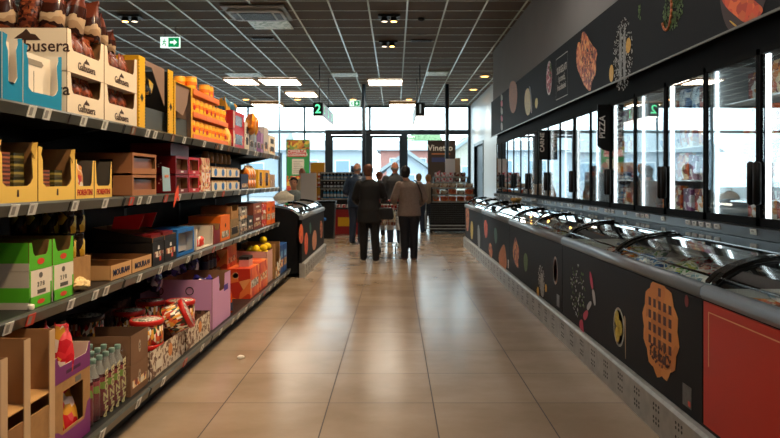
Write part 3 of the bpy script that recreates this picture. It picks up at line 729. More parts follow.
# pie with lattice
X = CX-.006
py_, pz_ = RY(660, X)-bs[1], .548
pts = []
for i in range(48):
    a = 2*pi*i/48; r = 1+.05*sin(12*a); pts.append((py_+.245*r*cos(a), min(.788, pz_+.262*r*sin(a))))
print_shape('food_picture', CH[1], pts, -.006, CRUST, label='cherry pie picture')
q = MB(); dk = mat('cherry filling print', '#471a18', .5)
for a in range(5):
    for b_ in range(6):
        cy = py_-.14+a*.07; cz = pz_-.155+b_*.07
        if (cy-py_)**2+(cz-pz_)**2 < .2**2: q.box(-.0095, -.0085, cy-.018, cy+.018, cz-.023, cz+.023, dk)
tag(q.build('food_picture', CH[1]), kind='stuff')
specks('food_picture', CH[1], (py_-.15, py_+.15, pz_-.2, pz_-.08), -.006, dk, 60, .006, .014, 31, .004)
# bowl with yellow fruit and spoon
by, bz = RY(619, X)-bs[1], RZ(619, 327, X)
print_shape('food_picture', CH[1], ring_pts(by, bz, .105, .125), -.006, mat('pale bowl print', '#b5b5a8'), label='bowl picture')
print_shape('food_picture', CH[1], ring_pts(by, bz, .088, .11), -.006, mat('dark bowl print', '#4a4a22'), .0015)
for a, b_ in ((.03, .05), (-.03, .0), (.02, -.05)): print_shape('food_picture', CH[1], ring_pts(by+a, bz+b_, .042, .05, 12), -.006, YELO, .003)
print_shape('food_picture', CH[1], [(by-.135, bz-.17), (by-.125, bz-.17), (by-.115, bz+.02), (by-.09, bz+.06), (by-.1, bz+.1), (by-.135, bz+.08), (by-.13, bz+.02)], -.006, mat('spoon print', '#b59a78'))
# radishes and scatter
ky = RY(585, X)-bs[1]
specks('food_picture', CH[1], (ky-.02, ky+.42, .28, .7), -.006, POWD, 50, .006, .016, 41)['label'] = 'scattered spices picture'
specks('food_picture', CH[1], (ky-.02, ky+.42, .28, .7), -.006, HERB, 40, .008, .018, 42)
for pts_, mm in (([(590, 270), (592, 274), (594, 288), (592.5, 290), (590.5, 282)], PINKP), ([(592, 289), (595, 290), (596.5, 305), (594.5, 306)], POWD), ([(587, 306), (591, 300), (592.5, 304), (588, 312)], POWD), ([(583, 314), (588, 309), (589, 315), (585, 322)], PINKP), ([(579, 322), (583, 318), (584, 330), (586, 340), (582, 334)], PINKP)):
    fp(1, pts_, mm, .002)
print_shape('food_picture', CH[1], ring_pts(RY(687, X)-bs[1], RZ(687, 301, X), .022, .03, 12), -.006, mat('small red print', '#7a1c1a'))
MB().box(-.0078, -.006, .12, .22, .24, .345, mat('clear sticker', '#4b4c4b', .3, noise=.3, nscale=40)).build('sticker', CH[1])
MB().box(-.0092, -.0079, .13, .155, .25, .275, TAGR).build('sticker_print', CH[1])
# third chest
fp(2, [(515.5, 235.5), (517.5, 243), (519.8, 252), (518, 262), (518.8, 270), (514.5, 262), (512.8, 253), (513.5, 245)], PIZZAM, label='small pizza slice picture')
fp(2, [(524, 255), (526, 252), (528, 258), (527.4, 271), (525, 272), (523.8, 262)], HERB, label='green herb picture')
yy = RY(542, X)-bs[2]
specks('food_picture', CH[2], (yy-.13, yy+.16, .27, .52), -.006, POWD, 170, .004, .012, 51)['label'] = 'grey fish and salt picture'
fp(2, [(540.5, 276), (542, 272), (544, 280), (544.6, 298), (541, 296)], SILV, .002); fp(2, [(537, 288), (539, 286), (539.6, 298), (537.4, 297)], LEMON, .002); fp(2, [(545.4, 284), (547, 284), (547.4, 292), (545.4, 292)], LEMON, .002)
yy, zz = RY(555.6, X)-bs[2], RZ(555.6, 270.5, X)
print_shape('food_picture', CH[2], ring_pts(yy, zz, .085, .125), -.006, mat('plate print', '#c9b9b5'), label='red berry plate picture'); print_shape('food_picture', CH[2], ring_pts(yy, zz, .07, .105), -.006, BERRY, .0015)
MB().box(-.0078, -.006, .1, .2, .24, .345, mat('clear sticker', '#4b4c4b')).build('sticker', CH[2])
# fourth
fp(3, [(484, 222), (486, 219), (488, 226), (487.6, 236), (485.6, 239), (484.4, 232)], SALM, label='small orange food picture')
fp(3, [(494, 229), (496, 227), (497.6, 234), (497, 243), (495, 244)], mat('teal herb print', '#3f6b5d'), label='teal green herb picture')
fp(3, [(488.6, 245), (490.6, 242), (492.8, 250), (492, 260), (489.6, 258)], PIZZAM)
fp(3, [(498.4, 256), (501, 248), (504.4, 243), (506, 252), (507, 266), (504.6, 272), (500, 268)], mat('pink salmon print', '#cf8a66', noise=.2, nscale=20), label='salmon fillet picture')
MB().box(-.0078, -.006, .06, .12, .24, .345, TAGW).build('sticker', CH[3])
# fifth
fp(4, [(465.8, 207), (468.2, 205.6), (469.4, 216), (468.6, 231), (466.6, 231), (466, 218)], PIZZAM, label='narrow orange food picture')
fp(4, [(470.6, 222), (472.6, 220.6), (473.4, 230), (472.6, 240), (470.8, 238)], YELO, label='yellow green food picture')
fp(4, [(477.4, 226), (479, 224), (480.4, 236), (480, 250), (478, 248)], SILV)

# chest freezer on the left behind the shelf
LC = chest(-1.29, 9.42, 12.35, -1, 'black chest freezer at the far end of the left shelf', CBK, 'frozen food bag lying inside the left chest freezer')
def lfp(pts, m, d=0):
    X = 1.284; p = [(F*X/(VX-a)-9.42, EYE+(VY-b_)*X/(VX-a)) for a, b_ in pts]
    return MB().prism(soft(p), 'x', .0072+d, .0085+d, m).build('food_picture', LC)
lfp([(299.5, 226), (301.5, 223), (303.3, 230), (302.8, 243), (300, 244), (298.6, 236)], SALM)['label'] = 'orange fish picture'
lfp([(309, 224), (310.6, 221.5), (311.5, 230), (310, 236)], mat('teal herb print', '#3f6b5d'))
lfp([(304, 240), (306, 231), (308, 236), (307.6, 252), (305, 256)], SALM); lfp([(311.6, 240), (314, 229), (316.4, 232), (316.6, 246), (313, 252)], mat('pink salmon print', '#cf8a66'))
lfp([(319.8, 222), (321.4, 220), (322.6, 228), (322, 238), (320, 238)], PIZZAM)
# ------------------------------------------------------------ left shelving
TZ = [.157, .781, 1.252, 1.67]; XF = [-1.42, -1.57, -1.57, -1.57]
ML = 1.32; Y0 = -.04
rr = random.Random(21)
def shelf_module(y0, idx, label):
    t = thing('shelf_unit', label, 'shelf unit', (0, y0, 0), group=None)
    b = MB(); b.box(-2.1, -2.075, 0, ML, .0, 1.9, mat('black back panel', '#100f10', .6, spec=.2))
    for yy in (0, ML-.03): b.box(-2.12, -2.07, yy, yy+.03, 0, 1.95, SHELF)
    b.box(-1.5, -2.07, 0, ML, .0, .1, mat('kick plate', '#131313', .6)); b.build('frame', t)
    for k in range(4):
        z, xf = TZ[k], XF[k]
        s_ = MB(); s_.box(-2.074, xf-.003, .002, ML-.002, z-.03, z, SHELF)
        for yy in (.01, ML-.02): s_.prism([(-2.07, z-.03), (xf-.12, z-.03), (-2.07, z-.12)], 'y', yy, yy+.01, SHELF)
        so = s_.build('shelf', t)
        MB().prism([(xf-.003, z-.042), (xf+.006, z-.05), (xf+.02, z-.006), (xf+.012, z+.004), (xf-.003, z+.004)], 'y', .004, ML-.004, RAIL).build('price_rail', so)
        e = MB()
        for yy in (.004, ML/2, ML-.014): e.prism([(xf+.006, z-.0505), (xf+.008, z-.053), (xf+.0225, z-.006), (xf+.02, z-.004)], 'y', yy, yy+.01, DARK)
        e.build('rail_joint', so)
        yy = rr.uniform(.05, .3)
        while yy < ML-.1:
            c = TAGW if rr.random() > (.15 if k else .1) else TAGR
            if k == 3: c = TAGW if rr.random() > .3 else mat('brown paper tag', '#8a5b3a', .4)
            q = MB().prism([(xf+.009, z-.05), (xf+.0115, z-.052), (xf+.0255, z-.003), (xf+.023, z-.002)], 'y', yy, yy+.062, c).build('price_tag', so)
            MB().prism([(xf+.0138, z-.044), (xf+.0142, z-.0445), (xf+.0238, z-.0105), (xf+.0232, z-.0105)], 'y', yy+.01, yy+.035, TAGP).build('price_print', q)
            yy += rr.uniform(.2, .5) if k == 0 else rr.uniform(.12, .42)
    return t
for i in range(7):
    shelf_module(Y0+ML*i, i, 'dark steel shelf unit on the left, ' + ('nearest' if i == 0 else 'farthest, next to the chest freezer' if i == 6 else 'bay number %s counting from the camera' % ['', 'two', 'three', 'four', 'five', 'six'][i]))

# ---- packaging kinds
def carton(px0, px1, tier, z0, h, label, m, mi=KRAFTD, style='closed', D=.36, fh=.4, w=.03, name='display_carton', cat='carton', group=None, X=None, marks=(), y=None, tz=None, sideprof=None, backh=1.0):
    X = X if X is not None else (-1.45 if tier == 0 else -1.6)
    ya, yb = y if y else (SY(px0, X), SY(px1, X)); L = yb-ya-.006
    z = TZ[tier]+.001+z0 if tz is None else tz
    t = thing(name, label, cat, (X, ya+.003, z), group=group); th = .004; H = h
    b = MB()
    if style == 'closed':
        b.box(-D, -th, 0, L, 0, H, m); b.build('body', t); fp_ = MB().box(-th, 0, 0, L, 0, H, m).build('front_panel', t)
        if 'plain' not in label and L > .12 and H > .1 and 'green stack' not in label:
            hsh = sum(map(ord, label)); c_ = m.node_tree.nodes['Principled BSDF'].inputs['Base Color'].default_value
            pm = cells('front print %d' % (hsh % 5), [['#d9c9a8', '#8a3f2a', '#e8dfcc', '#4a2a1c'], ['#e0b04a', '#b5302a', '#f0e2c4', '#7a4a2a'], ['#c9c4bb', '#5a5f6a', '#e6e2d8', '#8a7a5a'], ['#d9742a', '#f0c98a', '#7a2a1c', '#e8dcc4'], ['#9a7a5a', '#e0d0b5', '#5a3a28', '#c98a4a']][hsh % 5], 42, .45)
            z0_ = H*(.12+.1*(hsh % 3)); MB().box(.0001, .0003, L*.1, L*.9, z0_, z0_+H*.26, pm).build('printed_band', t)
    else:
        b.box(-D, -th, 0, L, 0, th, m); b.box(-D, -D+th, 0, L, 0, H*backh, mi)
        f0 = fh*H if style == 'low' else H
        prof = sideprof or ([(-D, 0), (-th, 0), (-th, f0), (-.12, f0) if style == 'slope' else (-th-.001, f0), (-D, H)] if style in ('low',) else [(-D, 0), (-th, 0), (-th, H), (-D, H*backh)])
        b.prism(prof, 'y', 0, th, mi, ma=m); b.prism(prof, 'y', L-th, L, mi, mb_=m)
        if style in ('win', 'closedtop'): b.box(-D, -th, 0, L, H-th, H, m)
        b.build('body', t)
        if style == 'u': p = [(0, 0), (L, 0), (L, H), (L-w, H), (L-w-.015, fh*H+.015), (L-w-.03, fh*H), (w+.03, fh*H), (w+.015, fh*H+.015), (w, H), (0, H)]
        elif style == 'low': p = [(0, 0), (L, 0), (L, fh*H), (0, fh*H)]
        elif style == 'win': p = None
        elif style == 'torn': p = [(0, 0), (L, 0), (L, H), (L-w, H*.97), (L-w*.9, H*.9), (L-w*1.3, H*.8), (L-w*1.0, fh*H*1.5), (L-w*1.6, fh*H*1.15), (L-w*2.3, fh*H), (w*2, fh*H*.98), (w*1.2, fh*H*1.2), (w*1.1, H*.75), (w*.7, H*.85), (w, H*.98), (0, H)]
        elif style == 'open': p = None
        if p: MB().prism(p, 'x', -th, 0, mi, mb_=m).build('front_panel', t)
        if style == 'win':
            q = MB(); wy = w; q.box(-th, 0, 0, wy, 0, H, m).box(-th, 0, L-wy, L, 0, H, m).box(-th, 0, wy, L-wy, 0, fh*H, m).box(-th, 0, wy, L-wy, H*.86, H, m); q.build('front_panel', t)
        if style == 'open':
            q = MB(); q.box(-th, 0, 0, w, 0, H, m).box(-th, 0, L-w, L, 0, H, m).box(-th, 0, w, L-w, 0, .012, m); q.build('front_panel', t)
    for s_, size, mm, fy, fz, kw in marks:
        text(s_, size, mm, t, (.0015, L*fy, H*fz), LEFTF, **kw)
    return t, L
# contents kinds
def mk(name, mb, cat): o = mb.build(name); tag(o, name.replace('_', ' '), cat); return Kind(o)
def gable_bag(w, d, h, m, seed=1, m2=None):
    """upright stuffed bag with a pinched top, width along y"""
    r = random.Random(seed); vs = []; fs = []; n = 12; lev = [(0, .9, .8), (.05, 1, 1), (.35, 1.02, 1.08), (.6, .98, .95), (.78, .95, .6), (.88, .9, .2), (.92, .98, .1), (1, 1.0, .04)]
    for z, sx, sy in lev:
        for k in range(n):
            a = 2*pi*k/n; c, s_ = cos(a), sin(a); c = abs(c)**.6*(1 if c > 0 else -1); s_ = abs(s_)**.6*(1 if s_ > 0 else -1)
            vs.append((s_*d/2*sy*(1+r.uniform(-.1, .1)), c*w/2*sx*(1+r.uniform(-.05, .05)), z*h+(r.uniform(-.008, .008) if z > .5 else 0)))
    mf = []
    for i in range(len(lev)-1):
        for k in range(n): fs.append((i*n+k, i*n+(k+1) % n, (i+1)*n+(k+1) % n, (i+1)*n+k)); mf.append(m2 if (m2 and i in (1, 2)) else m)
    fs.append(tuple(range(n))[::-1]); mf.append(m); fs.append(tuple(range((len(lev)-1)*n, len(lev)*n))); mf.append(m)
    return MB().add([(a, b_, c) for a, b_, c in vs], [f[::-1] for f in fs], m, True, mf)
BISC = mat('brown biscuit bag film', '#7c3a20', .25, noise=.35, nscale=18, bump=.4, bscale=30)
BISD = cells('dark biscuit bag print', ['#4a2317', '#6f3421', '#2f1610', '#8a4a2c', '#5a2a1a'], 80, .22)
BISW = bands('biscuit bag with pale label', [(0, '#2a130c'), (.12, '#7a3c22'), (.27, '#2f160d'), (.36, '#a98a6c'), (.46, '#c4a98a'), (.56, '#3a1b12'), (.8, '#6b3322')], 2, .25, .45, 14)
k_bisc = [mk('biscuit_bag', gable_bag(.10, .07, .2, BISW, 1), 'bag'), mk('biscuit_bag', gable_bag(.10, .07, .21, BISC, 2, BISD), 'bag'), mk('biscuit_bag', gable_bag(.10, .06, .19, BISW, 3), 'bag')]
def boxk(name, dx, dy, dz, m, cat): return mk(name, MB().box(-dx, 0, -dy/2, dy/2, 0, dz, m), cat)
def put_row(kinds, x, y0, y1, z, n, label, group, jit=.0, rows=1, dx=.1, tilt=0, seed=0):
    r = random.Random(seed+int(y0*100))
    for j in range(rows):
        for i in range(n):
            k = kinds[(i+j) % len(kinds)]
            k.put((x-j*dx, y0+(y1-y0)*(i+.5)/n, z+r.uniform(0, jit)), label=label, group=group, rot=(r.uniform(-tilt, tilt), r.uniform(-tilt, tilt), r.uniform(-.15, .15) if tilt else 0))

# ================= top shelf (tier 3)
T3 = TZ[3]+.001
mk_ = MB
# torn teal cartons
for a, b_, hh, lb in ((2, 22.5, .285, 'torn teal carton with white lining, nearest on the top shelf'), (23, 62, .27, 'torn teal carton with white lining, beside the large cream carton')):
    t, L = carton(a, b_, 3, 0, hh, lb, TEAL, WHITEB, 'torn', D=.3, fh=.26, w=.036)
    inn = MB().box(-.05, -.045, .02, L-.02, .02, hh*.93, WHITEB).build('inner_board', t)
    MB().prism([(L*.3, hh*.74), (L*.7, hh*.74), (L*.75, hh*.79), (L*.7, hh*.84), (L*.3, hh*.84), (L*.25, hh*.79)], 'x', -.0449, -.0435, mat('grey cut out', '#8f8678')).build('hand_hole', inn)
    MB().box(-.0449, -.0435, L*.5-.001, L*.5+.001, .02, hh*.65, INK).build('crease', inn)
# cream galbusera cartons 2 x 2
MTN = lambda L, z, s_: [(L-.035*s_, z), (L-.02*s_, z+.012*s_), (L-.008*s_, z+.02*s_), (L, z+.028*s_), (L+.01*s_, z+.016*s_), (L+.022*s_, z+.014*s_), (L+.035*s_, z)]
for (a, b_, side, nm_) in ((67, 104, 'near', 'left'), (104.3, 137, 'far', 'right')):
    for lev in (0, 1):
        lb = 'cream Galbusera carton, %s column, %s one' % (nm_, 'upper' if lev else 'lower')
        lb = 'cream biscuit carton on the top shelf, %s of the %s stack' % ('upper one' if lev else 'lower one', 'nearer' if side == 'near' else 'farther')
        t, L = carton(a, b_, 3, lev*.212, .21, lb, CREAM, KRAFTD, 'u', D=.42, fh=.52, w=.035, marks=(('Galbusera', .055, BROWNINK, .5, .2, dict(sx=.9, name='lettering', bold=.0005)),))
        MB().prism(MTN(L/2, .066, 1), 'x', .0003, .001, BROWNINK).build('mountain_mark', t)
        if side == 'near':
            text('Galbusera', .085, BROWNINK, t, (-.16, -.001, .12), CAMF, bold=.001)
            MB().prism([(x-.2, z) for x, z in MTN(.0, .15, 2)] if lev else [(x-.2, z) for x, z in MTN(.0, .12, 2)], 'y', -.0012, -.0002, BROWNINK).build('mountain_mark', t)
        Y = SY(a)
        if not lev: put_row(k_bisc[1:2], -1.66, Y+.05, Y+L-.05, T3+.004, 3, 'brown biscuit bag seen through the %s' % lb.replace(' on the top shelf', '').replace(' biscuit', ''), 'biscuit bags in the '+lb)
        else: put_row([k_bisc[1], k_bisc[0]], -1.65, Y+.05, Y+L-.05, T3+.217, 3, 'biscuit bag in the '+lb.replace(' on the top shelf', '').replace(' biscuit', ''), 'biscuit bags in the '+lb)
# bags standing on top of / behind the teal and cream cartons
G = 'brown biscuit bags heaped above the cream cartons'
r = random.Random(5)
for i, (x, yy, s_) in enumerate(((-1.72, 3.42, 1.15), (-1.84, 3.44, 1.2), (-1.95, 3.42, 1.25), (-1.69, 3.57, 1.3), (-1.80, 3.6, 1.25), (-1.92, 3.62, 1.3), (-1.67, 3.73, 1.15), (-1.78, 3.78, 1.2), (-1.67, 3.88, 1.0), (-1.7, 4.07, .72), (-1.9, 3.82, 1.2), (-1.82, 4.0, .8))):
    k_bisc[i % 3].put((x, yy, T3+.425), label='brown biscuit bag in the heap on top of the cream cartons', group=G, rot=(r.uniform(-.12, .12), r.uniform(-.12, .12), 1.3+r.uniform(-.5, .5)), scale=(s_,)*3)
# tall yellow displays
t, L = carton(139, 173, 3, 0, .46, 'tall yellow carton with dark inside on the top shelf', YEL, DARK, 'open', D=.4, w=.11, y=(4.26, 4.93))
MB().box(-.05, -.045, .004, L-.004, .02, .16, mat('slate board', '#4d565c', .6)).build('inner_board', t)
MB().prism([(.11, .42), (.3, .43), (L-.11, .2), (L-.11, .46), (.11, .46)], 'x', -.03, -.026, mat('brown grey flap', '#8f7465', .7)).build('flap', t)
for a in (.055, L-.055): MB().prism([(a-.028, .2), (a, .172), (a+.028, .2), (a, .228)], 'x', .0003, .0012, INK).build('printed_mark', t)
for a in (0, .106, L-.11, L-.004):
    q = MB()
    for j in range(22): q.box(.0003, .001, a, a+.004+.004*(j % 2), j*.02+.004, j*.02+.015, INK)
    q.build('printed_edge', t)
t2, L2 = carton(174, 193, 3, 0, .40, 'second yellow display carton with a brown grey flap, beside the orange cans', YEL, mat('brown grey flap', '#8f7465', .7), 'open', D=.4, w=.03, y=(4.95, 5.40))
MB().box(-.05, -.045, .004, L2-.004, .02, .15, mat('slate board', '#4d565c', .6)).build('inner_board', t2)
MB().prism([(.03, .2), (.25, .17), (.36, .27), (L2-.03, .4), (.03, .4)], 'x', -.02, -.016, mat('brown grey flap', '#8f7465', .7)).build('flap', t2)
MB().box(-.4, -.004, .02, L2-.004, .3996, .404, YEL).build('top_flap', t2)
GOLD = cells('gold foil print', ['#c99a2a', '#2a1d12', '#e3bb4a', '#1a120c'], 20, .2, metal=.3)
k = mk('gold_pouch', gable_bag(.11, .07, .24, GOLD, 9), 'pouch')
k.put((-1.66, 4.6, T3+.29), rot=(1.45, .1, 0), label='black and gold pouch lying across the tall yellow carton'); k.put((-1.72, 4.62, T3+.24), rot=(1.5, 0, .1), label='black and gold pouch lower inside the tall yellow carton')
# orange cans in trays
CANM = bands('orange can wrap', [(0, '#f2a51c'), (.12, '#f28a12'), (.3, '#f7c53a'), (.62, '#ef7a10'), (.85, '#f9b32a')])
def can():
    o = MB().lathe([(.046, 0), (.048, .004), (.048, .136), (.046, .14)], CANM, n=14).build('snack_can'); tag(o, 'can', 'can')
    MB().lathe([(.047, .14), (.047, .15), (.043, .152)], mat('clear orange lid', '#f6b048', .25), n=14).build('lid', o)
    MB().prism([(.02*cos(a), .075+.02*sin(a)) for a in [2*pi*i/10 for i in range(10)]], 'x', .0475, .0485, RED).build('round_logo', o)
    return Kind(o)
kc = can()
CT = 'orange snack can on the %s of the orange stack'
for lev in (0, 1):
    z = T3+lev*.178
    for j in range(3):
        ya = 5.42+j*.38
        lbl = '%s orange tray, %s of its row of three' % ('upper' if lev else 'lower', ('nearest', 'middle', 'farthest')[j])
        tr = thing('can_tray', lbl+', carrying orange cans', 'tray', (-1.6, ya, z))
        MB().box(-.3, 0, 0, .376, 0, .006, ORANGE).box(-.3, -.296, 0, .376, 0, .04, ORANGE).box(-.3, 0, 0, .004, 0, .04, ORANGE).box(-.3, 0, .372, .376, 0, .04, ORANGE).build('body', tr)
        MB().box(-.004, 0, 0, .376, 0, .045, ORANGE).build('front_panel', tr)
        for i in range(3):
            for rw in range(3): kc.put((-1.655-rw*.098, ya+.065+i*.122, z+.007), rz=random.uniform(-.3, .3), label='orange can standing in the '+lbl.replace(',', ' of cans,'), group='orange cans in the '+lbl)
t = thing('can_tray', 'topmost orange tray on the orange can stack, half empty', 'tray', (-1.6, 5.42, T3+.356))
MB().box(-.3, 0, 0, .8, 0, .006, ORANGE).box(-.3, 0, 0, .004, 0, .05, ORANGE).build('body', t); MB().box(-.004, 0, 0, .8, 0, .05, ORANGE).build('front_panel', t)
for i, (x, y_, z) in enumerate(((-1.84, 5.5, .363), (-1.74, 5.52, .363), (-1.66, 5.55, .363), (-1.7, 5.7, .363), (-1.68, 6.02, .363), (-1.68, 6.14, .363), (-1.9, 5.9, .363))):
    kc.put((x, y_, T3+z), label='loose orange can standing on top of the orange stack', group='loose orange cans on the topmost tray')
# yellow bags and red cartons
YB = cells('yellow bag print', ['#e8b13a', '#f4d27a', '#c9861f', '#efc04a'], 16, .3)
k = mk('snack_bag', gable_bag(.14, .09, .2, YB, 4), 'bag')
for i in range(3): k.put((-1.64-.02*i, 6.62+.0*i, T3+.0 + (.0 if i == 0 else 0)), label='yellow snack bag standing between the orange cans and red carton', group='yellow bags by the red carton') if i == 0 else None
t, L = carton(231, 243, 3, 0, .37, 'tall red carton with windows on the far top shelf', RED, DRED, 'closed', D=.36, y=(6.74, 7.25))
MB().box(-.36, -.0, -.0015, -.0002, .18, .19, DRED).build('side_seam', t)
for zz in (.09, .28):
    o = MB()
    o.prism([(-.17+.05*cos(a), zz+.04*sin(a)) for a in [2*pi*i/14 for i in range(14)]], 'y', -.0012, -.0002, mat('brown cake print', '#4a2a1c')).build('printed_picture', t)
    MB().box(.0003, .0015, .1, L-.1, zz-.05, zz+.05, mat('dark window', '#2a1516', .2)).build('window', t)
    MB().box(.0003, .0012, .02, .06, zz-.08, zz+.08, WHITEB).build('printed_strip', t)
k2 = mk('snack_bag', gable_bag(.2, .12, .16, cells('blue and gold bag', ['#4a7f9c', '#c9922f', '#2f5f7a', '#e0b04a'], 14, .3), 6), 'bag')
k2.put((-1.75, 6.9, T3+.372), rot=(1.2, 0, .5), label='crumpled blue and gold bag on top of the red carton'); k2.put((-1.7, 7.1, T3+.372), rot=(1.3, .2, -.4), label='second blue gold bag on the red carton, farther back')
k3 = mk('snack_bag', gable_bag(.2, .12, .22, cells('orange gold bag', ['#f0941c', '#f7b23c', '#d9741a'], 18, .3), 8), 'bag')
k3.put((-1.62, 7.6, T3+.26), rot=(1.2, .1, .3), label='orange gold bag lying on the grey cartons'); k3.put((-1.62, 7.78, T3+.27), rot=(-1.2, .1, .2), label='orange gold bag lying on the grey cartons, farther one')
for a, b_, hh, mm, lb in ((7.28, 7.5, .30, WHITEB, 'white narrow carton next to the red one on the top shelf'), (7.52, 7.74, .25, GREYB, 'light grey carton under the orange gold bags'), (7.76, 7.9, .25, mat('pale blue board', '#8fa3b5', .5), 'pale blue carton under the orange gold bags'),
                       (7.92, 8.12, .26, PURPLE, 'narrow purple carton, first of two at the far top shelf'), (8.14, 8.3, .24, mat('lilac board', '#9a6fa0', .5), 'narrow lilac carton at the far top shelf'), (8.34, 8.62, .33, mat('warm grey board', '#b3aeb0', .6), 'tall warm grey board carton near the end of the top shelf'),
                       (8.66, 9.12, .25, WHITEB, 'white carton with black windows, last on the top shelf')):
    t, L = carton(0, 0, 3, 0, hh, lb, mm, mm, 'closed', D=.34, y=(a, b_))
    MB().box(.0003, .0015, L*.25, L*.75, hh*.2, hh*.45, DARK).build('window', t)
    if 'windows' in lb or 'white narrow' in lb: MB().box(.0003, .0015, L*.25, L*.75, hh*.6, hh*.85, DARK).build('window', t)

# ================= second shelf (tier 2)
T2 = TZ[2]+.001
k_wafA = boxk('wafer_pack', .06, .085, .034, bands('copper wafer film', [(0, '#5a2a1c'), (.3, '#b5683f'), (.55, '#3f1c14'), (.8, '#8f4a2c')]), 'pack')
k_wafB = boxk('wafer_pack', .06, .08, .034, bands('olive wafer film', [(0, '#4d4420'), (.4, '#9a8a3f'), (.7, '#33301a')]), 'pack')
for i, (a, b_, hh, lb) in enumerate(((-4, 37.5, .265, 'pale yellow wafer carton, nearest on the second shelf'), (38, 75, .25, 'pale yellow wafer carton with torn corner, next along the second shelf'))):
    t, L = carton(a, b_, 2, 0, hh, lb, PALEY, KRAFTD, 'torn', D=.34, fh=.27, w=.035)
    MB().prism([(L/2-.008, .025), (L/2+.008, .025), (L/2+.006, .055), (L/2-.006, .055)], 'x', .0003, .0012, BROWNINK).build('printed_mark', t)
    MB().prism([(L-.045, hh*.98), (L-.005, hh*1.0), (L-.03, hh*.72), (L-.06, hh*.86)], 'x', .003, .006, mat('torn yellow flap', '#c9a13f', .6)).build('torn_flap', t)
    Y = SY(a); nl = 6 if i == 0 else 4
    for lev in range(nl):
        for j, kk in ((0, k_wafA), (1, k_wafB)):
            kk.put((-1.63, Y+L*(.34+.36*j)+.003, T2+.005+lev*.035), rz=random.uniform(-.04, .04), label='%s wafer pack stacked in the %s carton' % (('copper', 'olive')[j], 'nearest pale yellow' if i == 0 else 'torn pale yellow'), group='%s wafer packs in pale yellow carton %s' % (('copper', 'olive')[j], ('nearest', 'next')[i]))
k_fio = mk('cracker_pack', gable_bag(.09, .05, .15, cells('red white cracker print', ['#d9cdb8', '#b5302a', '#e8dcc9', '#c98a4a'], 30, .3), 12), 'pack')
for i, (a, b_, lb) in enumerate(((75.3, 94, 'small pale FIORENTINI carton holding a red and white pack'), (94.3, 112, 'small empty pale FIORENTINI carton'))):
    t, L = carton(a, b_, 2, 0, .20, lb, PALEY, mat('dim grey lining', '#5a534c'), 'u', D=.3, fh=.33, w=.012, marks=(('FIORENTINI', .042, REDINK, .5, .16, dict(sx=.78, bold=.001)),))
    t['label'] = lb.replace('FIORENTINI', 'cracker')
    MB().box(-.25, -.01, .02, L-.02, .004, .008, DARK).build('liner', t)
k_fio.put((-1.64, SY(82), T2+.03), rot=(-.3, 0, 0), label='red and white cracker pack in the small pale carton')
for lev, lb in ((0, 'lower brown carton stacked before the red ones'), (1, 'upper brown carton with a slanted window, on the lower brown one')):
    t, L = carton(0, 0, 2, lev*.135, .13, lb, mat('light brown board', '#a9714b', .6), KRAFTD, 'win', D=.36, fh=.28, w=.02, y=(4.16, 4.58))
    MB().box(-.05, -.02, .03, L-.03, .006, .1, mat('brown film', '#8a5334', .3)).build('pack_fill', t)
    MB().box(-.2, -.12, -.0012, -.0002, .05, .09, BROWNINK).build('printed_mark', t)
t, L = carton(0, 0, 2, 0, .2, 'plain dark brown carton behind the small cracker cartons', mat('dim brown board', '#6b4630', .7), KRAFTD, 'closed', D=.25, y=(3.9, 4.14), X=-1.72)
MB().prism([(0, 0), (.16, 0), (.13, .16), (-.02, .17)], 'x', 0, .003, mat('pale blue card', '#9fc0cf', .5)).build('leaflet', None, (-1.585, 4.66, T2+.02)); tag(bpy.data.objects['leaflet'], 'pale blue card leaning against the red cartons', 'card')
text('NEW', .035, ORANGE, bpy.data.objects['leaflet'], (.004, .07, .1), LEFTF); bpy.data.objects[-1] if False else None
o = MB().prism([(0, -.02), (.13, .05), (.15, .02), (.19, .02), (.16, .14), (.04, .07), (.0, .0)], 'x', 0, .002, mat('fluorescent orange card', '#f2511b', .5)).build('shelf_flag', None, (-1.53, 4.72, 1.18), rz=.12); tag(o, 'fluorescent orange card sticking out from the second shelf edge', 'card')
for lev in (0, 1):
    for j, (a, b_) in enumerate(((4.98, 5.29), (5.3, 5.58))):
        lb = 'dark red carton with window, %s of the %s stack' % ('upper' if lev else 'lower', 'nearer' if j == 0 else 'farther')
        t, L = carton(0, 0, 2, lev*.14, .135, lb, DRED if j == 0 else RED, KRAFT, 'win', D=.36, fh=.24, w=.02, y=(a, b_))
        MB().box(-.09, -.05, .02, L-.02, .006, .11, mat('tan biscuit print', '#b58a63', .5)).build('pack_fill', t)
        MB().prism([(L/2-.03, .012), (L/2+.03, .012), (L/2+.03, .026), (L/2-.03, .026)], 'x', .0003, .001, WHITEINK).build('printed_mark', t)
        if j == 0:
            q = MB(); r = random.Random(lev)
            for i in range(7): yy = r.uniform(-.3, -.08); zz = r.uniform(.05, .11); q.box(yy, yy+.012, -.0012, -.0002, zz, zz+.01, mat('peach dot', '#d99a84'))
            q.build('printed_dots', t)
carton(0, 0, 2, .28, .09, 'small dark red carton lying on top of the red stacks', DRED, DRED, 'closed', D=.3, y=(5.05, 5.5), X=-1.66)
t, L = carton(0, 0, 2, 0, .16, 'white and red cartoned biscuits beside the round blue logo trays', cells('red white carton print', ['#e8dccb', '#c9432a', '#e9e2d6', '#e0a26a'], 34), WHITEB, 'closed', D=.3, y=(5.62, 5.92))
carton(0, 0, 2, .162, .12, 'small kraft and red carton on the white and red one', cells('kraft red print', ['#b98a5a', '#b5302a', '#d9b58a'], 26), WHITEB, 'closed', D=.3, y=(5.64, 5.9))
kw = boxk('cracker_pack', .07, .07, .085, mat('kraft cracker wrap', '#c29a70', .5, noise=.2, nscale=30), 'pack')
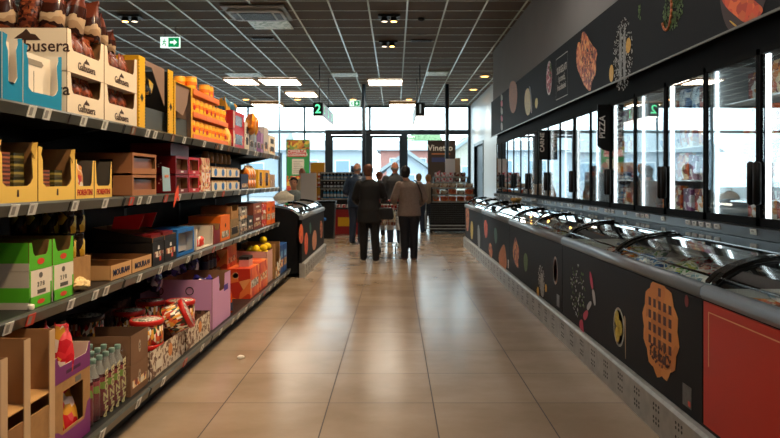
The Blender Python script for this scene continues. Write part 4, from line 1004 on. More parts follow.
for lev in (0, 1):
    lb = '%s cream tray with round blue logos' % ('upper' if lev else 'lower')
    for j in range(2):
        ya = 5.96+j*.54
        t, L = carton(0, 0, 2, lev*.125, .12, lb+(', nearer one' if j == 0 else ', farther one'), CREAM, KRAFTD, 'low', D=.34, fh=.64, y=(ya, ya+.53))
        for q in range(2): MB().prism([(L*(.25+.5*q)+.05*cos(a), .039+.034*sin(a)) for a in [2*pi*i/16 for i in range(16)]], 'x', .0003, .0012, BLUE).build('round_logo', t)
        if j == 0: MB().prism([(-.34, .0), (-.01, .0), (-.01, .06), (-.3, .1)], 'y', -.0012, -.0002, BLUE).build('side_print', t)
        put_row([kw], -1.61, ya+.02, ya+.51, T2+.006+lev*.125, 5, 'kraft cracker pack standing in the '+lb+(', nearer one' if j == 0 else ', farther one'), 'cracker packs in the %s %d' % (lb, j))
kt = mk('jar', MB().lathe([(.03, 0), (.034, .01), (.034, .07), (.026, .085), (.028, .1)], mat('brown glass jar', '#8a6a44', .2), n=12), 'jar')
for i in range(6): kt.put((-1.68, 6.05+i*.16, T2+.252), label='brown jar standing on the upper round logo trays', group='brown jars on the trays')
for a, b_, hh, mm, lb in ((7.1, 7.45, .16, mat('dark blue board', '#22304f', .5), 'dark blue carton beside the blue logo trays'), (7.1, 7.3, .06, RED, 'x'), (7.98, 8.3, .22, YEL, 'yellow carton with a dark window, nearer'), (8.32, 8.72, .22, mat('deep yellow board', '#dfa414', .5), 'yellow carton with dark windows, farther'), (8.76, 9.1, .17, mat('beige picture board', '#b59a82', .5, noise=.3, nscale=20), 'beige printed carton, last on the second shelf')):
    if lb == 'x': continue
    t, L = carton(0, 0, 2, 0, hh, lb, mm, mm, 'closed', D=.34, y=(a, b_))
    if 'yellow' in lb: MB().box(.0003, .0015, L*.3, L*.7, hh*.12, hh*.85, mat('brown window', '#5a3d1f', .2)).build('window', t)
k4 = mk('snack_bag', gable_bag(.13, .09, .16, cells('orange print bag', ['#f08a1c', '#f5b35a', '#b5541c', '#f7d9a8'], 24, .3), 14), 'bag')
for i in range(3):
    for j in range(2): k4.put((-1.65, 7.55+i*.14, T2+.0+j*.1), label='orange printed snack bag between the blue and yellow cartons', group='orange snack bags on the second shelf')

# ================= third shelf (tier 1)
T1 = TZ[1]+.001
STR = bands('green and white carton stripes', [(0, '#5cc02a'), (.08, '#cfc5b5'), (.3, '#5cc02a'), (.55, '#cfc5b5'), (.8, '#5cc02a')])
k_gold = mk('gold_coffee_jar', MB().lathe([(.04, 0), (.042, .01), (.042, .08), (.032, .1), (.035, .105), (.035, .125)], GOLD, n=12), 'jar')
for j, (a, b_) in enumerate(((2.985, 3.185), (3.19, 3.40))):
    nn = 'nearer' if j == 0 else 'farther'
    t, L = carton(0, 0, 1, 0, .165, 'white carton with green edge, lower of the %s green stack' % nn, WHITEB, WHITEB, 'closed', D=.36, y=(a, b_))
    MB().box(.0003, .0012, 0, L, 0, .05, GREEN).box(.0003, .0012, 0, .012, 0, .165, GREEN).box(.0003, .0012, L-.012, L, .0, .1, GREEN).build('printed_edge', t)
    MB().box(.0003, .0012, L*.35, L*.72, .058, .076, mat('bar code', '#5a564f')).build('bar_code', t); MB().prism([(L/2+.016*cos(q), .14+.013*sin(q)) for q in [pi/6*i for i in range(12)]], 'x', .0003, .0012, mat('grey emblem', '#6a665f')).build('emblem', t)
    text('2 7 B', .03, mat('grey emblem', '#6a665f'), t, (.002, L/2, .1), LEFTF)
    MB().prism([(L/2+.032*cos(q), .022+.011*sin(q)) for q in [pi/8*i for i in range(16)]], 'x', .0013, .002, TAGR).build('oval_logo', t)
    if j == 0:
        MB().box(-.36, -.0, -.0012, -.0002, 0, .03, mat('pale stripe', '#cfc5b5')).box(-.36, -.0, -.0012, -.0002, .03, .095, GREEN).box(-.36, 0, -.0012, -.0002, .095, .165, mat('pale stripe', '#cfc5b5')).build('side_print', t)
    t, L = carton(0, 0, 1, .167, .125, 'bright green open carton, upper of the %s green stack' % nn, GREEN, KRAFTD, 'u', D=.36, fh=.5, w=.02, y=(a, b_))
    MB().prism([(L/2+.032*cos(q), .035+.014*sin(q)) for q in [pi/8*i for i in range(16)]], 'x', .0003, .0012, TAGR).build('oval_logo', t)
    if j == 0: MB().box(-.36, -.0, -.0012, -.0002, 0, .035, mat('pale stripe', '#cfc5b5')).build('side_print', t)
for i in range(16):
    k_gold.put((-1.67-.082*(i % 4), 3.48+.1*((i//4) % 2), T1+.17+.127*(i//8)), label='gold and dark coffee jar on the brown carton behind the green ones', group='coffee jars on the brown carton')
t, L = carton(0, 0, 1, 0, .168, 'plain brown carton right behind the green cartons', KRAFT, KRAFTD, 'closed', D=.3, y=(3.42, 3.66), X=-1.63)
MB().box(-.3, 0, -.001, -.0002, .08, .084, KRAFTD).build('tape', t)
# crumpled paper and cork
r = random.Random(3); b = MB().ball((0, 0, .03), (.05, .06, .032), mat('crumpled cream paper', '#e0c48c', .8, bump=.6, bscale=40), 14, 10)
b.v = [tuple(c*(1+r.uniform(-.16, .16)) for c in v) for v in b.v]; b.sm = [False]*len(b.sm)
o = b.build('crumpled_paper', None, (-1.625, 3.52, T1+.001)); tag(o, 'crumpled cream paper on the third shelf beside the brown tray', 'paper')
tag(MB().lathe([(.013, 0), (.014, .003), (.014, .02), (.012, .023)], WHITEB, n=12).build('white_cap', None, (-1.583, 2.97, T1+.004)), 'small white cap in front of the green carton', 'cap')
for j, (a, b_) in enumerate(((3.84, 4.15), (4.155, 4.49))):
    t, L = carton(0, 0, 1, 0, .088, 'open shallow kraft tray reading MOURA, %s of two' % ('nearer' if j == 0 else 'farther'), mat('pale kraft', '#cf9f68', .7), mat('kraft tray inside', '#7d5630', .8), 'low', D=.42, fh=.95, y=(a, b_), marks=(('MOURA', .05, mat('navy ink', '#20284a'), .42, .42, dict(sx=1.1, bold=.0015)), ('8|8', .04, mat('navy ink', '#20284a'), .82, .45, dict())))
    t['label'] = 'open shallow kraft tray with navy lettering, %s of two' % ('nearer' if j == 0 else 'farther')
for j, (a, b_) in enumerate(((4.51, 4.74), (4.745, 5.0))):
    nn = ('nearer', 'farther')[j]
    t, L = carton(0, 0, 1, 0, .15, 'black carton with white emblem, %s of the pair' % nn, DARK, DARK, 'closed', D=.4, y=(a, b_))
    MB().prism([(L/2-.02, .1), (L/2+.02, .1), (L/2+.012, .125), (L/2-.012, .125)], 'x', .0003, .0012, WHITEINK).build('emblem', t); MB().box(.0003, .0012, L*.55, L*.7, .02, .05, TAGR).build('printed_mark', t)
    t, L = carton(0, 0, 1, .152, .10, 'open kraft tray with red flap on the %s black carton' % nn, DARK, KRAFT, 'low', D=.4, fh=.3, y=(a, b_))
    MB().prism([(-.28, .09), (-.1, .09), (-.06, .19), (-.26, .17)], 'y', .015, .019, RED).build('red_flap', t); MB().box(-.2, -.02, .02, L-.02, .005, .05, DRED).build('pack_fill', t)
t, L = carton(0, 0, 1, 0, .2, 'open blue framed white carton on the third shelf', BLUE, WHITEB, 'win', D=.25, fh=.12, w=.022, y=(5.02, 5.44))
MB().box(-.06, -.055, .02, L-.02, .02, .17, mat('pale lining', '#c4b8a6', .7)).build('inner_board', t); MB().box(-.0545, -.052, .05, .09, .11, .14, INK).build('inner_hole', t)
t, L = carton(0, 0, 1, 0, .17, 'open cream white carton holding a red pack', WHITEB, WHITEB, 'open', D=.28, w=.02, y=(5.5, 6.0))
kr = mk('round_pack', MB().ball((0, 0, .045), (.04, .05, .045), cells('red white ball print', ['#d9382a', '#e9dfd2', '#c92a20'], 20), 12, 8), 'pack'); kr.put((-1.65, 5.62, T1+.005), label='round red and white pack inside the cream white carton'); kr.put((-1.65, 5.78, T1+.005), label='second red round pack, farther inside the cream white carton')
t, L = carton(0, 0, 1, 0, .17, 'dark red carton before the orange one', DRED, KRAFT, 'u', D=.3, fh=.7, w=.03, y=(6.02, 6.25))
t, L = carton(0, 0, 1, 0, .235, 'orange upright carton with a round hole on the third shelf', ORANGE, KRAFTD, 'closed', D=.3, y=(6.27, 6.62))
MB().prism([(L/2+.02*cos(q), .14+.02*sin(q)) for q in [pi/6*i for i in range(12)]], 'x', .0003, .0015, BLACK).build('round_hole', t)
t, L = carton(0, 0, 1, 0, .18, 'greenish kraft carton with dark lettering beside the orange one', mat('olive kraft', '#8a7250', .7, noise=.2), KRAFTD, 'closed', D=.3, y=(6.64, 7.0)); MB().box(.0003, .0015, .05, L-.05, .03, .1, INK).build('window', t)
t, L = carton(0, 0, 1, .182, .13, 'open kraft box on top of the greenish carton', KRAFT, KRAFTD, 'u', D=.3, fh=.6, w=.03, y=(6.66, 6.98))
q_ = cells('dark grey pack print', ['#3f4246', '#8a8580', '#22252a', '#b5a79a'], 24)
for a, b_, z0, hh, mm, lb in ((7.02, 7.4, 0, .14, q_, 'dark grey printed carton, lower, beside the greenish one'), (7.02, 7.4, .142, .14, q_, 'dark grey printed carton, upper, beside the kraft box'), (7.42, 7.7, 0, .17, mat('charcoal board', '#34353a', .5), 'charcoal carton before the brown red cartons'),
                           (7.72, 8.2, 0, .17, mat('dusty red board', '#7a3b34', .5), 'dusty red carton, lower'), (7.72, 8.2, .172, .13, mat('brown red board', '#8f5140', .5), 'brown red carton, on top of the dusty red one'), (8.22, 8.5, 0, .27, cells('red white stripes', ['#c9282a', '#e9dcd6', '#c9282a'], 18), 'red and white patterned carton'),
                           (8.52, 8.8, 0, .29, ORANGE, 'bright orange carton, nearer of two near the shelf end'), (8.82, 9.1, 0, .29, mat('deep orange board', '#e3641a', .5), 'deep orange carton, last on the third shelf')):
    t, L = carton(0, 0, 1, z0, hh, lb, mm, mm, 'closed', D=.32, y=(a, b_)); MB().box(.0003, .0012, L*.3, L*.7, hh*.6, hh*.75, WHITEINK if 'orange' not in lb else DRED).build('printed_mark', t)

# ================= bottom shelf (tier 0), fronts at X = -1.45
T0 = TZ[0]+.001; XB = -1.45
LK = mat('kraft flap board', '#9a6d42', .8, noise=.08, nscale=10); PE = mat('pale board edge', '#c9a882', .8)
for j, (a, b_, ht) in enumerate(((2.40, 2.55, .53), (2.56, 2.71, .565), (2.72, 2.905, .56))):
    pos = ('nearest', 'middle', 'farthest')[j]
    t = thing('open_carton', 'tall open kraft carton, %s of three at the lower left' % pos, 'carton', (XB, a, T0), group=None); L = b_-a
    MB().box(-.45, 0, L-.005, L, 0, ht, LK).box(-.45, -.445, 0, L, 0, ht, LK).box(-.45, 0, 0, L-.006, .30, .305, mat('light kraft floor', '#c99a5f', .8)).box(-.45, 0, 0, L, 0, .004, LK).build('body', t)
    MB().box(0.0, .004, L-.045, L, .0, ht, PE).build('corner_strip', t)
    MB().box(-.006, 0, .0, L-.045, .0, .25 if j else .2, KRAFT if j == 2 else LK).build('front_panel', t)
k_fw = mk('party_snack_bag', gable_bag(.1, .07, .19, cells('multicolour snack print', ['#1d1d22', '#c9352a', '#2a5fa8', '#e0b03a', '#111'+'114', '#5f9c4a'], 26, .3), 17), 'bag')
for i in range(2): k_fw.put((-1.40, 2.42+.12*i, T0+.0), label='multicoloured snack bag in front of the tall kraft cartons', group='multicoloured snack bags at the lower left')
# kraft and purple display with bags
REDBAG = cells('red snack bag print', ['#d92f36', '#e8555a', '#f0d9c9', '#c41f2a', '#e0a03a'], 22, .25)
k_red = mk('red_snack_bag', gable_bag(.13, .09, .22, REDBAG, 20), 'bag')
for lev, lb in ((0, 'lower kraft and purple display box with a square window'), (1, 'upper purple display box holding a red bag')):
    if lev == 0:
        t, L = carton(0, 0, 0, 0, .31, lb, KRAFT, KRAFTD, 'win', D=.42, fh=.3, w=.07, y=(2.91, 3.25), X=XB)
        MB().prism([(0, 0), (L, 0), (L, .16), (L-.03, .15), (L-.06, .08), (.06, .08), (.03, .1), (0, .11)], 'x', .0003, .0015, PURPLE).build('purple_print', t); MB().box(.0003, .0012, L*.55, L*.72, .275, .3, mat('grey emblem', '#6a665f')).build('printed_mark', t)
    else:
        t, L = carton(0, 0, 0, .312, .115, lb, PURPLE, mat('white lining', '#c9b8a8', .7), 'u', D=.42, fh=.6, w=.015, y=(2.91, 3.25), X=XB)
        text('Cameo', .03, mat('dark purple ink', '#42103e'), t, (.002, L/2, .03), LEFTF) if False else MB().box(.0003, .0012, L*.3, L*.7, .025, .04, mat('dark purple ink', '#42103e')).build('printed_mark', t)
for i in range(2): k_red.put((-1.52, 3.0+.13*i, T0+.01), label='red snack bag behind the square window of the kraft display', group='red bags in the lower display')
k_red.put((-1.51, 3.08, T0+.32), label='red snack bag leaning out of the upper purple box', rot=(-.15, .1, .9)); k_red.put((-1.64, 3.16, T0+.32), label='red snack bag behind the leaning one in the purple box', rot=(-.1, .1, .5))
# shrink wrapped bottles
TEA = mat('dark cherry tea', '#4a1220', .15); TEAL2 = cells('tea label print', ['#5a1426', '#7a1c30', '#4f1020', '#8f2a3a', '#5a1426', '#7aa23a'], 20, .3); BG = mat('clear bottle shoulder', '#8f8f88', .08)
def bottle(word):
    o = MB().lathe([(.028, 0), (.034, .006), (.034, .2), (.032, .215), (.02, .245), (.014, .26), (.014, .285)], TEA, n=14, mf=[TEA, TEAL2, TEA, BG, BG, BG]).build('tea_bottle'); tag(o, 'bottle', 'bottle')
    MB().lathe([(.0155, .283), (.016, .285), (.016, .303), (.0145, .306)], mat('teal bottle cap', '#6f8f84', .4), n=12).build('cap', o)
    if word: text('AriZona', .074, mat('cream lettering', '#d9cf9a', .5), o, (.035, 0, .11), LEFTF, up=True, bold=.0012)
    return Kind(o)
kb1, kb0 = bottle(True), bottle(False)
for i in range(6):
    for j in range(4):
        (kb1 if j == 0 and i > 1 else kb0).put((-1.495-.075*j, 3.30+.076*i, T0+.001), label='cherry tea bottle with lettering in the front row of the wrapped pack' if (j == 0 and i > 1) else 'cherry tea bottle in the wrapped pack, not showing its lettering', group='lettered tea bottles' if (j == 0 and i > 1) else 'other tea bottles in the pack')
FILM = glass('shrink film', '#f5f5f5', .8, .12, .5, 25)
for a, b_, lb in ((3.26, 3.415, 'clear shrink film around the nearest two rows of tea bottles'), (3.418, 3.725, 'clear shrink film around the farther four rows of tea bottles')):
    fm = MB(); prof = [(-.0, 0), (0, .23), (-.03, .3), (-.27, .3), (-.31, .23), (-.31, 0)]
    for i in range(5):
        p, q = prof[i], prof[i+1]; fm.add([(p[0], 0, p[1]), (p[0], b_-a, p[1]), (q[0], b_-a, q[1]), (q[0], 0, q[1])], [(0, 1, 2, 3)], FILM)
    tag(fm.build('shrink_film', None, (-1.455, a, T0+.002)), lb, 'film')
# brown stacked cartons
BC = mat('brown box board', '#7d5a3f', .7, noise=.08, nscale=10)
for lev, lb in ((0, 'lower brown open box next to the tea bottles'), (1, 'upper brown open box next to the tea bottles')):
    t, L = carton(0, 0, 0, lev*.167, .165, lb, BC, mat('brown box inside', '#5e432e', .8), 'low' if lev else 'closed', D=.5, fh=1.0, y=(3.745, 4.01), X=XB)
    MB().prism([(L/2+.018*cos(q), .085+.035*sin(q)) for q in [pi/8*i for i in range(16)]], 'x', .0003, .0012, mat('pale logo ink', '#b5a08a')).build('oval_logo', t)
    text('S', .045, mat('dark logo ink', '#3a2a20'), t, (.0022, L/2, .085), LEFTF)
    MB().box(-.5, 0, -.0012, -.0002, .0, .004, KRAFTD).build('edge_fold', t)
t, L = carton(0, 0, 0, .31, .12, 'wide brown tray resting behind the tea bottles', BC, mat('brown box inside', '#5e432e', .8), 'low', D=.25, fh=1.0, y=(3.28, 3.72), X=-1.79, backh=1.0)
# patterned trays and biscuit tins
PAT = cells('white brown pattern board', ['#d9c9b3', '#8a6a54', '#e3d6c2', '#d9c9b3', '#6b4a38'], 48, .6)
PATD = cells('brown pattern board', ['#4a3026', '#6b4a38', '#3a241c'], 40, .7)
TIN = cells('tin wrap print', ['#e9dcc2', '#b5231c', '#e3a33a', '#4a2a1c', '#f0e6d2', '#d9602a', '#2f4a2c', '#3a1410'], 70, .3, (1, 1, .5))
TINL = cells('tin lid print', ['#e6e0d0', '#2f3d2a', '#dcd6c4', '#3f4f36', '#e9e3d2'], 90, .3)
def tin(lidc):
    o = MB().lathe([(.098, 0), (.1, .004), (.1, .125)], TIN, n=24).build('biscuit_tin'); tag(o, 'tin', 'tin')
    l = MB().lathe([(.104, .12), (.106, .122), (.106, .146), (.102, .15), (.094, .15), (.092, .146)], lidc, n=24).build('lid', o)
    MB().lathe([(.0915, .1462), (.0915, .1475)], TINL, n=24).build('lid_picture', l); return Kind(o)
kt1 = tin(mat('red lacquer lid', '#c4231c', .3)); kt2 = tin(mat('dark brown lid', '#2a1d17', .3))
for j, (a, b_) in enumerate(((4.04, 4.71), (4.74, 5.36))):
    nn = ('nearer', 'farther')[j]
    t, L = carton(0, 0, 0, 0, .17, 'patterned white and brown display tray, %s of two' % nn, PAT, PATD, 'low', D=.48, fh=1.0, y=(a, b_), X=XB)
    MB().prism([(L*.55+.04*cos(q), .1+.042*sin(q)) for q in [pi/8*i for i in range(16)]], 'x', .0003, .0012, mat('orange print disc', '#d98a4a')).build('round_logo', t)
    if j == 0: MB().box(.0003, .0012, L*.15, L*.3, .04, .09, WHITEB).build('bar_code', t)
GT = 'red lidded biscuit tins in the patterned trays'
for (x, y_, z, s_) in ((-1.57, 4.32, .012, 1), (-1.57, 4.32, .165, 1), (-1.80, 4.28, .012, 1), (-1.57, 5.0, .012, 1), (-1.57, 5.0, .165, 1), (-1.80, 4.62, .165, 1), (-1.80, 4.62, .012, 1), (-1.79, 5.0, .012, 1), (-1.79, 5.0, .165, 1)):
    kt1.put((x, y_, T0+z), rz=random.random()*3, label='round biscuit tin with red rimmed lid in the patterned trays', group=GT)
kt2.put((-1.84, 4.06, T0+.24), label='round biscuit tin with a dark brown lid, left of the red lidded tins'); 
kt1.put((-1.54, 4.62, T0+.23), rot=(0, 1.15, .25), label='biscuit tin tipped on its side facing the aisle')
carton(0, 0, 0, 0, .235, 'dark patterned carton at the back under the dark lidded tin', PATD, PATD, 'closed', D=.22, y=(3.93-.0, 4.2), X=-1.99+.15) if False else None
for j in range(4):
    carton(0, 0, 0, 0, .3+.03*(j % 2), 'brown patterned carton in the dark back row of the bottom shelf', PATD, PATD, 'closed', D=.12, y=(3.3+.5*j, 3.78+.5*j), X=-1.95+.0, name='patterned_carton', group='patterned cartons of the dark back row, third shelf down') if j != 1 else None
# pink lilac box
t, L = carton(0, 0, 0, 0, .4, 'open pink lilac box on the bottom shelf', PINK, mat('pink box kraft inside', '#8a6040', .8), 'u', D=.42, fh=.68, w=.2, y=(5.42, 6.02), X=XB)
for q in (-.03, .03):
    o = MB(); o.tube([(-.3+q*4+.03*cos(a), -.003, .31+.03*sin(a)) for a in [2*pi*i/16 for i in range(17)]], .004, INK, 5, False).build('printed_ring', t)
MB().box(.0003, .0015, L*.62, L*.85, .25, .3, mat('violet print', '#4a2a8a')).build('printed_mark', t)
k_vi = mk('chocolate_pouch', gable_bag(.11, .07, .15, cells('violet foil print', ['#4a3a9c', '#2a1d5a', '#c9c4dc', '#5a4ab0'], 20, .2), 25), 'pouch')
for i in range(3): k_vi.put((-1.53-.08*i, 5.75, T0+.24), rot=(.4, .3, i), label='violet foil pouch inside the pink lilac box', group='violet pouches in the pink box')
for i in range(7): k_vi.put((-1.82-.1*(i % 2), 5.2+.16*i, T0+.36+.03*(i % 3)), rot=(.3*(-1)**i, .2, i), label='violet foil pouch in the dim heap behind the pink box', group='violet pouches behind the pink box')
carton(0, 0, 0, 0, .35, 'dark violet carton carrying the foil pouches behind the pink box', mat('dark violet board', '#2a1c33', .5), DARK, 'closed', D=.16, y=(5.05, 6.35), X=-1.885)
# bottles: sauce
def sauce(c, cap):
    o = MB().lathe([(.03, 0), (.036, .006), (.036, .08), (.033, .1), (.036, .12), (.03, .16), (.014, .2), (.013, .22)], mat(c, c, .15), n=14).build('sauce_bottle'); tag(o, 'bottle', 'bottle')
    MB().lathe([(.016, .218), (.017, .22), (.017, .245), (.015, .247)], cap, n=12).build('cap', o); MB().lathe([(.0375, .02), (.0378, .021), (.0378, .085), (.0375, .086)], mat('dark blue bottle label', '#26304a', .4), n=14).build('label', o); return Kind(o)
ks = sauce('#d9501c', BLACK); ks.put((-1.50, 6.13, T0+.001), label='orange sauce bottle beside the pink box', scale=(1.15, 1.15, 1.1)); ks.put((-1.59, 6.15, T0+.001), label='orange sauce bottle behind the front one', scale=(1.15, 1.15, 1.0))
kd = sauce('#3a1714', mat('dark grey cap', '#2a2a2c', .4))
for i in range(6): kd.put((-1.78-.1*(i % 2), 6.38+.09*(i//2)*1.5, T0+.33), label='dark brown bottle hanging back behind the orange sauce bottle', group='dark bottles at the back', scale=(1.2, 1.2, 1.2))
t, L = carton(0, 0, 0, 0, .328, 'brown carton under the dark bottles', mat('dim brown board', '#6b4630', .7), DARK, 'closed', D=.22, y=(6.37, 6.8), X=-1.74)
# orange red panettone style cartons
ORP = cells('orange red gradient print', ['#e0481c', '#f07a3a', '#c9301a', '#f5a060', '#d9401c', '#e8602a'], 9, .4)
for a, b_, z0, hh, X, lb in ((6.84, 7.3, 0, .30, XB, 'large orange red printed carton, nearer of the two on the bottom shelf'), (7.31, 7.78, 0, .3, XB, 'large orange red printed carton, farther of the two on the bottom shelf'), (6.84, 7.25, .302, .22, -1.68, 'orange red printed carton stacked behind, on the left')):
    t, L = carton(0, 0, 0, z0, hh, lb, ORP, ORP, 'closed', D=.5 if X == XB else .3, y=(a, b_), X=X)
    q = MB(); r = random.Random(int(a*10))
    for i in range(4): cy = r.uniform(-.35, -.08); cz = r.uniform(.05, hh-.05); q.prism([(cy+.03*cos(w_), cz+.03*sin(w_)) for w_ in [pi/6*i_ for i_ in range(12)]], 'y', -.0014, -.0002, mat('peach print spot', '#f0b58a'))
    q.build('printed_dots', t)
t, L = carton(0, 0, 0, .302, .07, 'small clear and dark lidded box on the orange red carton', mat('rose box', '#c98a84', .4), DARK, 'closed', D=.1, y=(7.0, 7.2), X=-1.5); MB().box(-.1, 0, 0, L, .071, .1, DARK).build('lid', t)
# pink display with yellow items, kraft dividers
t, L = carton(0, 0, 0, 0, .38, 'pale pink display box full of yellow packs', mat('rose display board', '#cf9f94', .6), KRAFTD, 'low', D=.35, fh=.97, y=(7.82, 8.2), X=XB-.02)
t_, L = carton(0, 0, 0, 0, .42, 'kraft upright divider box beside the yellow packs', KRAFT, KRAFTD, 'u', D=.4, fh=.3, w=.04, y=(8.22, 8.6), X=XB)
k_y = mk('lemon_pack', MB().ball((0, 0, .04), (.045, .055, .04), mat('shiny yellow film', '#f0cf1c', .25, bump=.5, bscale=30), 12, 8), 'pack')
for i in range(7): k_y.put((-1.53-.1*(i % 3), 7.9+.11*(i//3), T0+.37), rot=(i, .3, i), label='shiny yellow pack on top of the pale pink display box', group='yellow packs in the pink display')
k_y.put((-1.6, 8.3, T0+.425), label='single shiny yellow pack on the kraft divider box')
wl = MB().prism([(0, 0), (.3, .0), (.34, .24), (.2, .16), (.12, .2), (.03, .1)], 'x', 0, .003, cells('black white leaflet print', ['#e9e3d6', '#2a2826', '#e9e3d6', '#d9923a'], 22)).build('leaflet', None, (-1.44, 8.24, T0)); tag(wl, 'torn white printed sheet in front of the kraft divider box', 'sheet')
for j, (a, b_, X) in enumerate(((8.62, 8.88, XB), (8.89, 9.15, XB))):
    t, L = carton(0, 0, 0, 0, .36, 'dark blue carton, %s of two at the end of the bottom shelf' % ('nearer' if j == 0 else 'farther'), mat('royal blue board', '#1d4f94', .45), BLUE, 'closed', D=.35, y=(a, b_), X=X)
    MB().box(.0003, .0012, L*.2, L*.8, .2, .28, mat('light blue print', '#6fa0cf')).build('printed_mark', t)
for o in [x for x in bpy.data.objects if x.name.startswith('leaflet')]: pass
# ------------------------------------------------------------ people
SKIN = mat('skin', '#c98f70', .5)
def P3(px, py, Y): return ((px-VX)/F*Y, EYE-(py-VY)/F*Y)
LEV = [(.455, .050, .042), (.485, .082, .060), (.53, .093, .068), (.575, .085, .062), (.63, .078, .057), (.68, .083, .058), (.73, .094, .062), (.77, .100, .060), (.80, .088, .050), (.822, .055, .042), (.84, .034, .034), (.875, .030, .031)]
def flesh(J, H, R, names, grow, width, belly, zlo, zhi, over=None):
    """closed volumes for torso and limbs, later fused into one continuous surface"""
    mb = MB(); st = [(.53, J['pel']), (.63, J['sp']), (.745, J['ch']), (.835, J['nk']), (.875, J['hb'])]
    def ctr(z):
        if z <= .53: return st[0][1]+Vector((0, 0, (z-.53)*H))
        for (z0, p0), (z1, p1) in zip(st, st[1:]):
            if z <= z1: return p0.lerp(p1, (z-z0)/(z1-z0))
        return st[-1][1]
    n = 20; vs = []; lv = [l for l in LEV if zlo <= l[0] <= zhi]
    for z, rx, ry in lv:
        bl = belly if z < .7 else 1; w_ = width if z < .82 else 1+(width-1)*.3; c = ctr(z); rx = (rx*w_*bl+grow)*H; ry = (ry*(1+(w_-1)*.6)*bl+grow)*H
        for k in range(n): q = 2*pi*k/n; vs.append((c.x+rx*abs(cos(q))**.85*(1 if cos(q) > 0 else -1), c.y+ry*sin(q), c.z))
    m_ = len(lv)
    if m_ > 1: mb.add(vs, [(i*n+k, i*n+(k+1) % n, (i+1)*n+(k+1) % n, (i+1)*n+k) for i in range(m_-1) for k in range(n)]+[tuple(range(n))[::-1], tuple(range((m_-1)*n, m_*n))], None)
    def seg(chain):
        pts = []; rs = []
        for (a, b_) in zip(chain, chain[1:]):
            ra, rb = [((over or {}).get(x, R[x])+grow)*H for x in (a, b_)]
            for i in range(7):
                f = i/6; pts.append(J[a].lerp(J[b_], f)); bulge = 1+.06*sin(pi*min(1, f*1.6)) if f < .62 else 1; rs.append((ra+(rb-ra)*f)*bulge)
        for p, r in zip(pts, rs): mb.ball(p, r, None, 12, 8)
        for i in range(len(pts)-1):
            if (pts[i+1]-pts[i]).length > 1e-4: mb.tube([pts[i], pts[i+1]], [rs[i], rs[i+1]], None, 12)
    for ch in names: seg(ch)
    return mb
def fuse(meshes, mb, voxel, name, mats_, colf=None):
    """joins meshes into one continuous voxel surface"""
    bm = bmesh.new()
    for m in meshes: bm.from_mesh(m)
    if mb:
        t = bpy.data.meshes.new('t'); t.from_pydata(mb.v, [], mb.f); bm.from_mesh(t)
    me = bpy.data.meshes.new(name); bm.to_mesh(me); bm.free()
    o = bpy.data.objects.new(name, me); COL.objects.link(o)
    r = o.modifiers.new('r', 'REMESH'); r.mode = 'VOXEL'; r.voxel_size = voxel; r.use_smooth_shade = True
    s_ = o.modifiers.new('sm', 'SMOOTH'); s_.iterations = 5; s_.factor = .5
    dg = bpy.context.evaluated_depsgraph_get(); dg.update(); out = bpy.data.meshes.new_from_object(o.evaluated_get(dg)); bpy.data.objects.remove(o)
    out.materials.clear()
    for m in mats_: out.materials.append(m)
    for p in out.polygons: p.use_smooth = True; p.material_index = 0
    if colf:
        for p in out.polygons: p.material_index = colf(p.center)
    # keep the one outer surface, drop stray inner bubbles
    n = len(out.vertices); par = list(range(n))
    def find(a):
        while par[a] != a: par[a] = par[par[a]]; a = par[a]
        return a
    for e in out.edges:
        a, b_ = find(e.vertices[0]), find(e.vertices[1])
        if a != b_: par[a] = b_
    cnt = {}
    for i in range(n): q = find(i); cnt[q] = cnt.get(q, 0)+1
    if len(cnt) > 1:
        big = max(cnt, key=cnt.get); bm = bmesh.new(); bm.from_mesh(out); bm.verts.ensure_lookup_table()
        bmesh.ops.delete(bm, geom=[bm.verts[i] for i in range(n) if find(i) != big], context='VERTS'); bm.to_mesh(out); bm.free()
    out.name = name
    return out
def obj_from(me, name, parent=None):
    o = bpy.data.objects.new(name, me); COL.objects.link(o)
    if parent: o.parent = parent
    return o
def hand(mb, w, d, side, H, curl):
    """palm and five fingers from wrist w along d; thumb leaves the palm's side towards the body's front"""
    d = Vector(d).normalized(); w = Vector(w)
    front = Vector((0, 1, 0)); front = (front-d*front.dot(d))
    if front.length < .3: front = Vector((0, 0, 1)); front = front-d*front.dot(d)
    front.normalize(); nrm = d.cross(front).normalized()*side*-1
    s_ = H
    mb.tube([w-d*.01*s_, w+d*.02*s_, w+d*.052*s_], [.017*s_, .02*s_, .017*s_], None, 8)
    for k, (off, ln) in enumerate(((.0165, .042), (.0055, .047), (-.0055, .044), (-.0155, .034))):
        p = w+d*.045*s_+front*off*s_; v = d.copy(); pts = [p]
        for j in range(3):
            v = (v*cos(curl*(.6+.3*j))+nrm*sin(curl*(.6+.3*j))).normalized(); p = p+v*ln*s_*(.42, .33, .25)[j]; pts.append(p)
        mb.tube(pts, [.0062*s_, .006*s_, .0056*s_, .0046*s_], None, 7)
    p = w+d*.012*s_+front*.014*s_; a = (front*.75+d*.65+nrm*.2).normalized(); b_ = (front*.25+d*.85+nrm*.4).normalized()
    mb.tube([p, p+a*.024*s_, p+a*.024*s_+b_*.02*s_], [.0075*s_, .0068*s_, .0052*s_], None, 7)
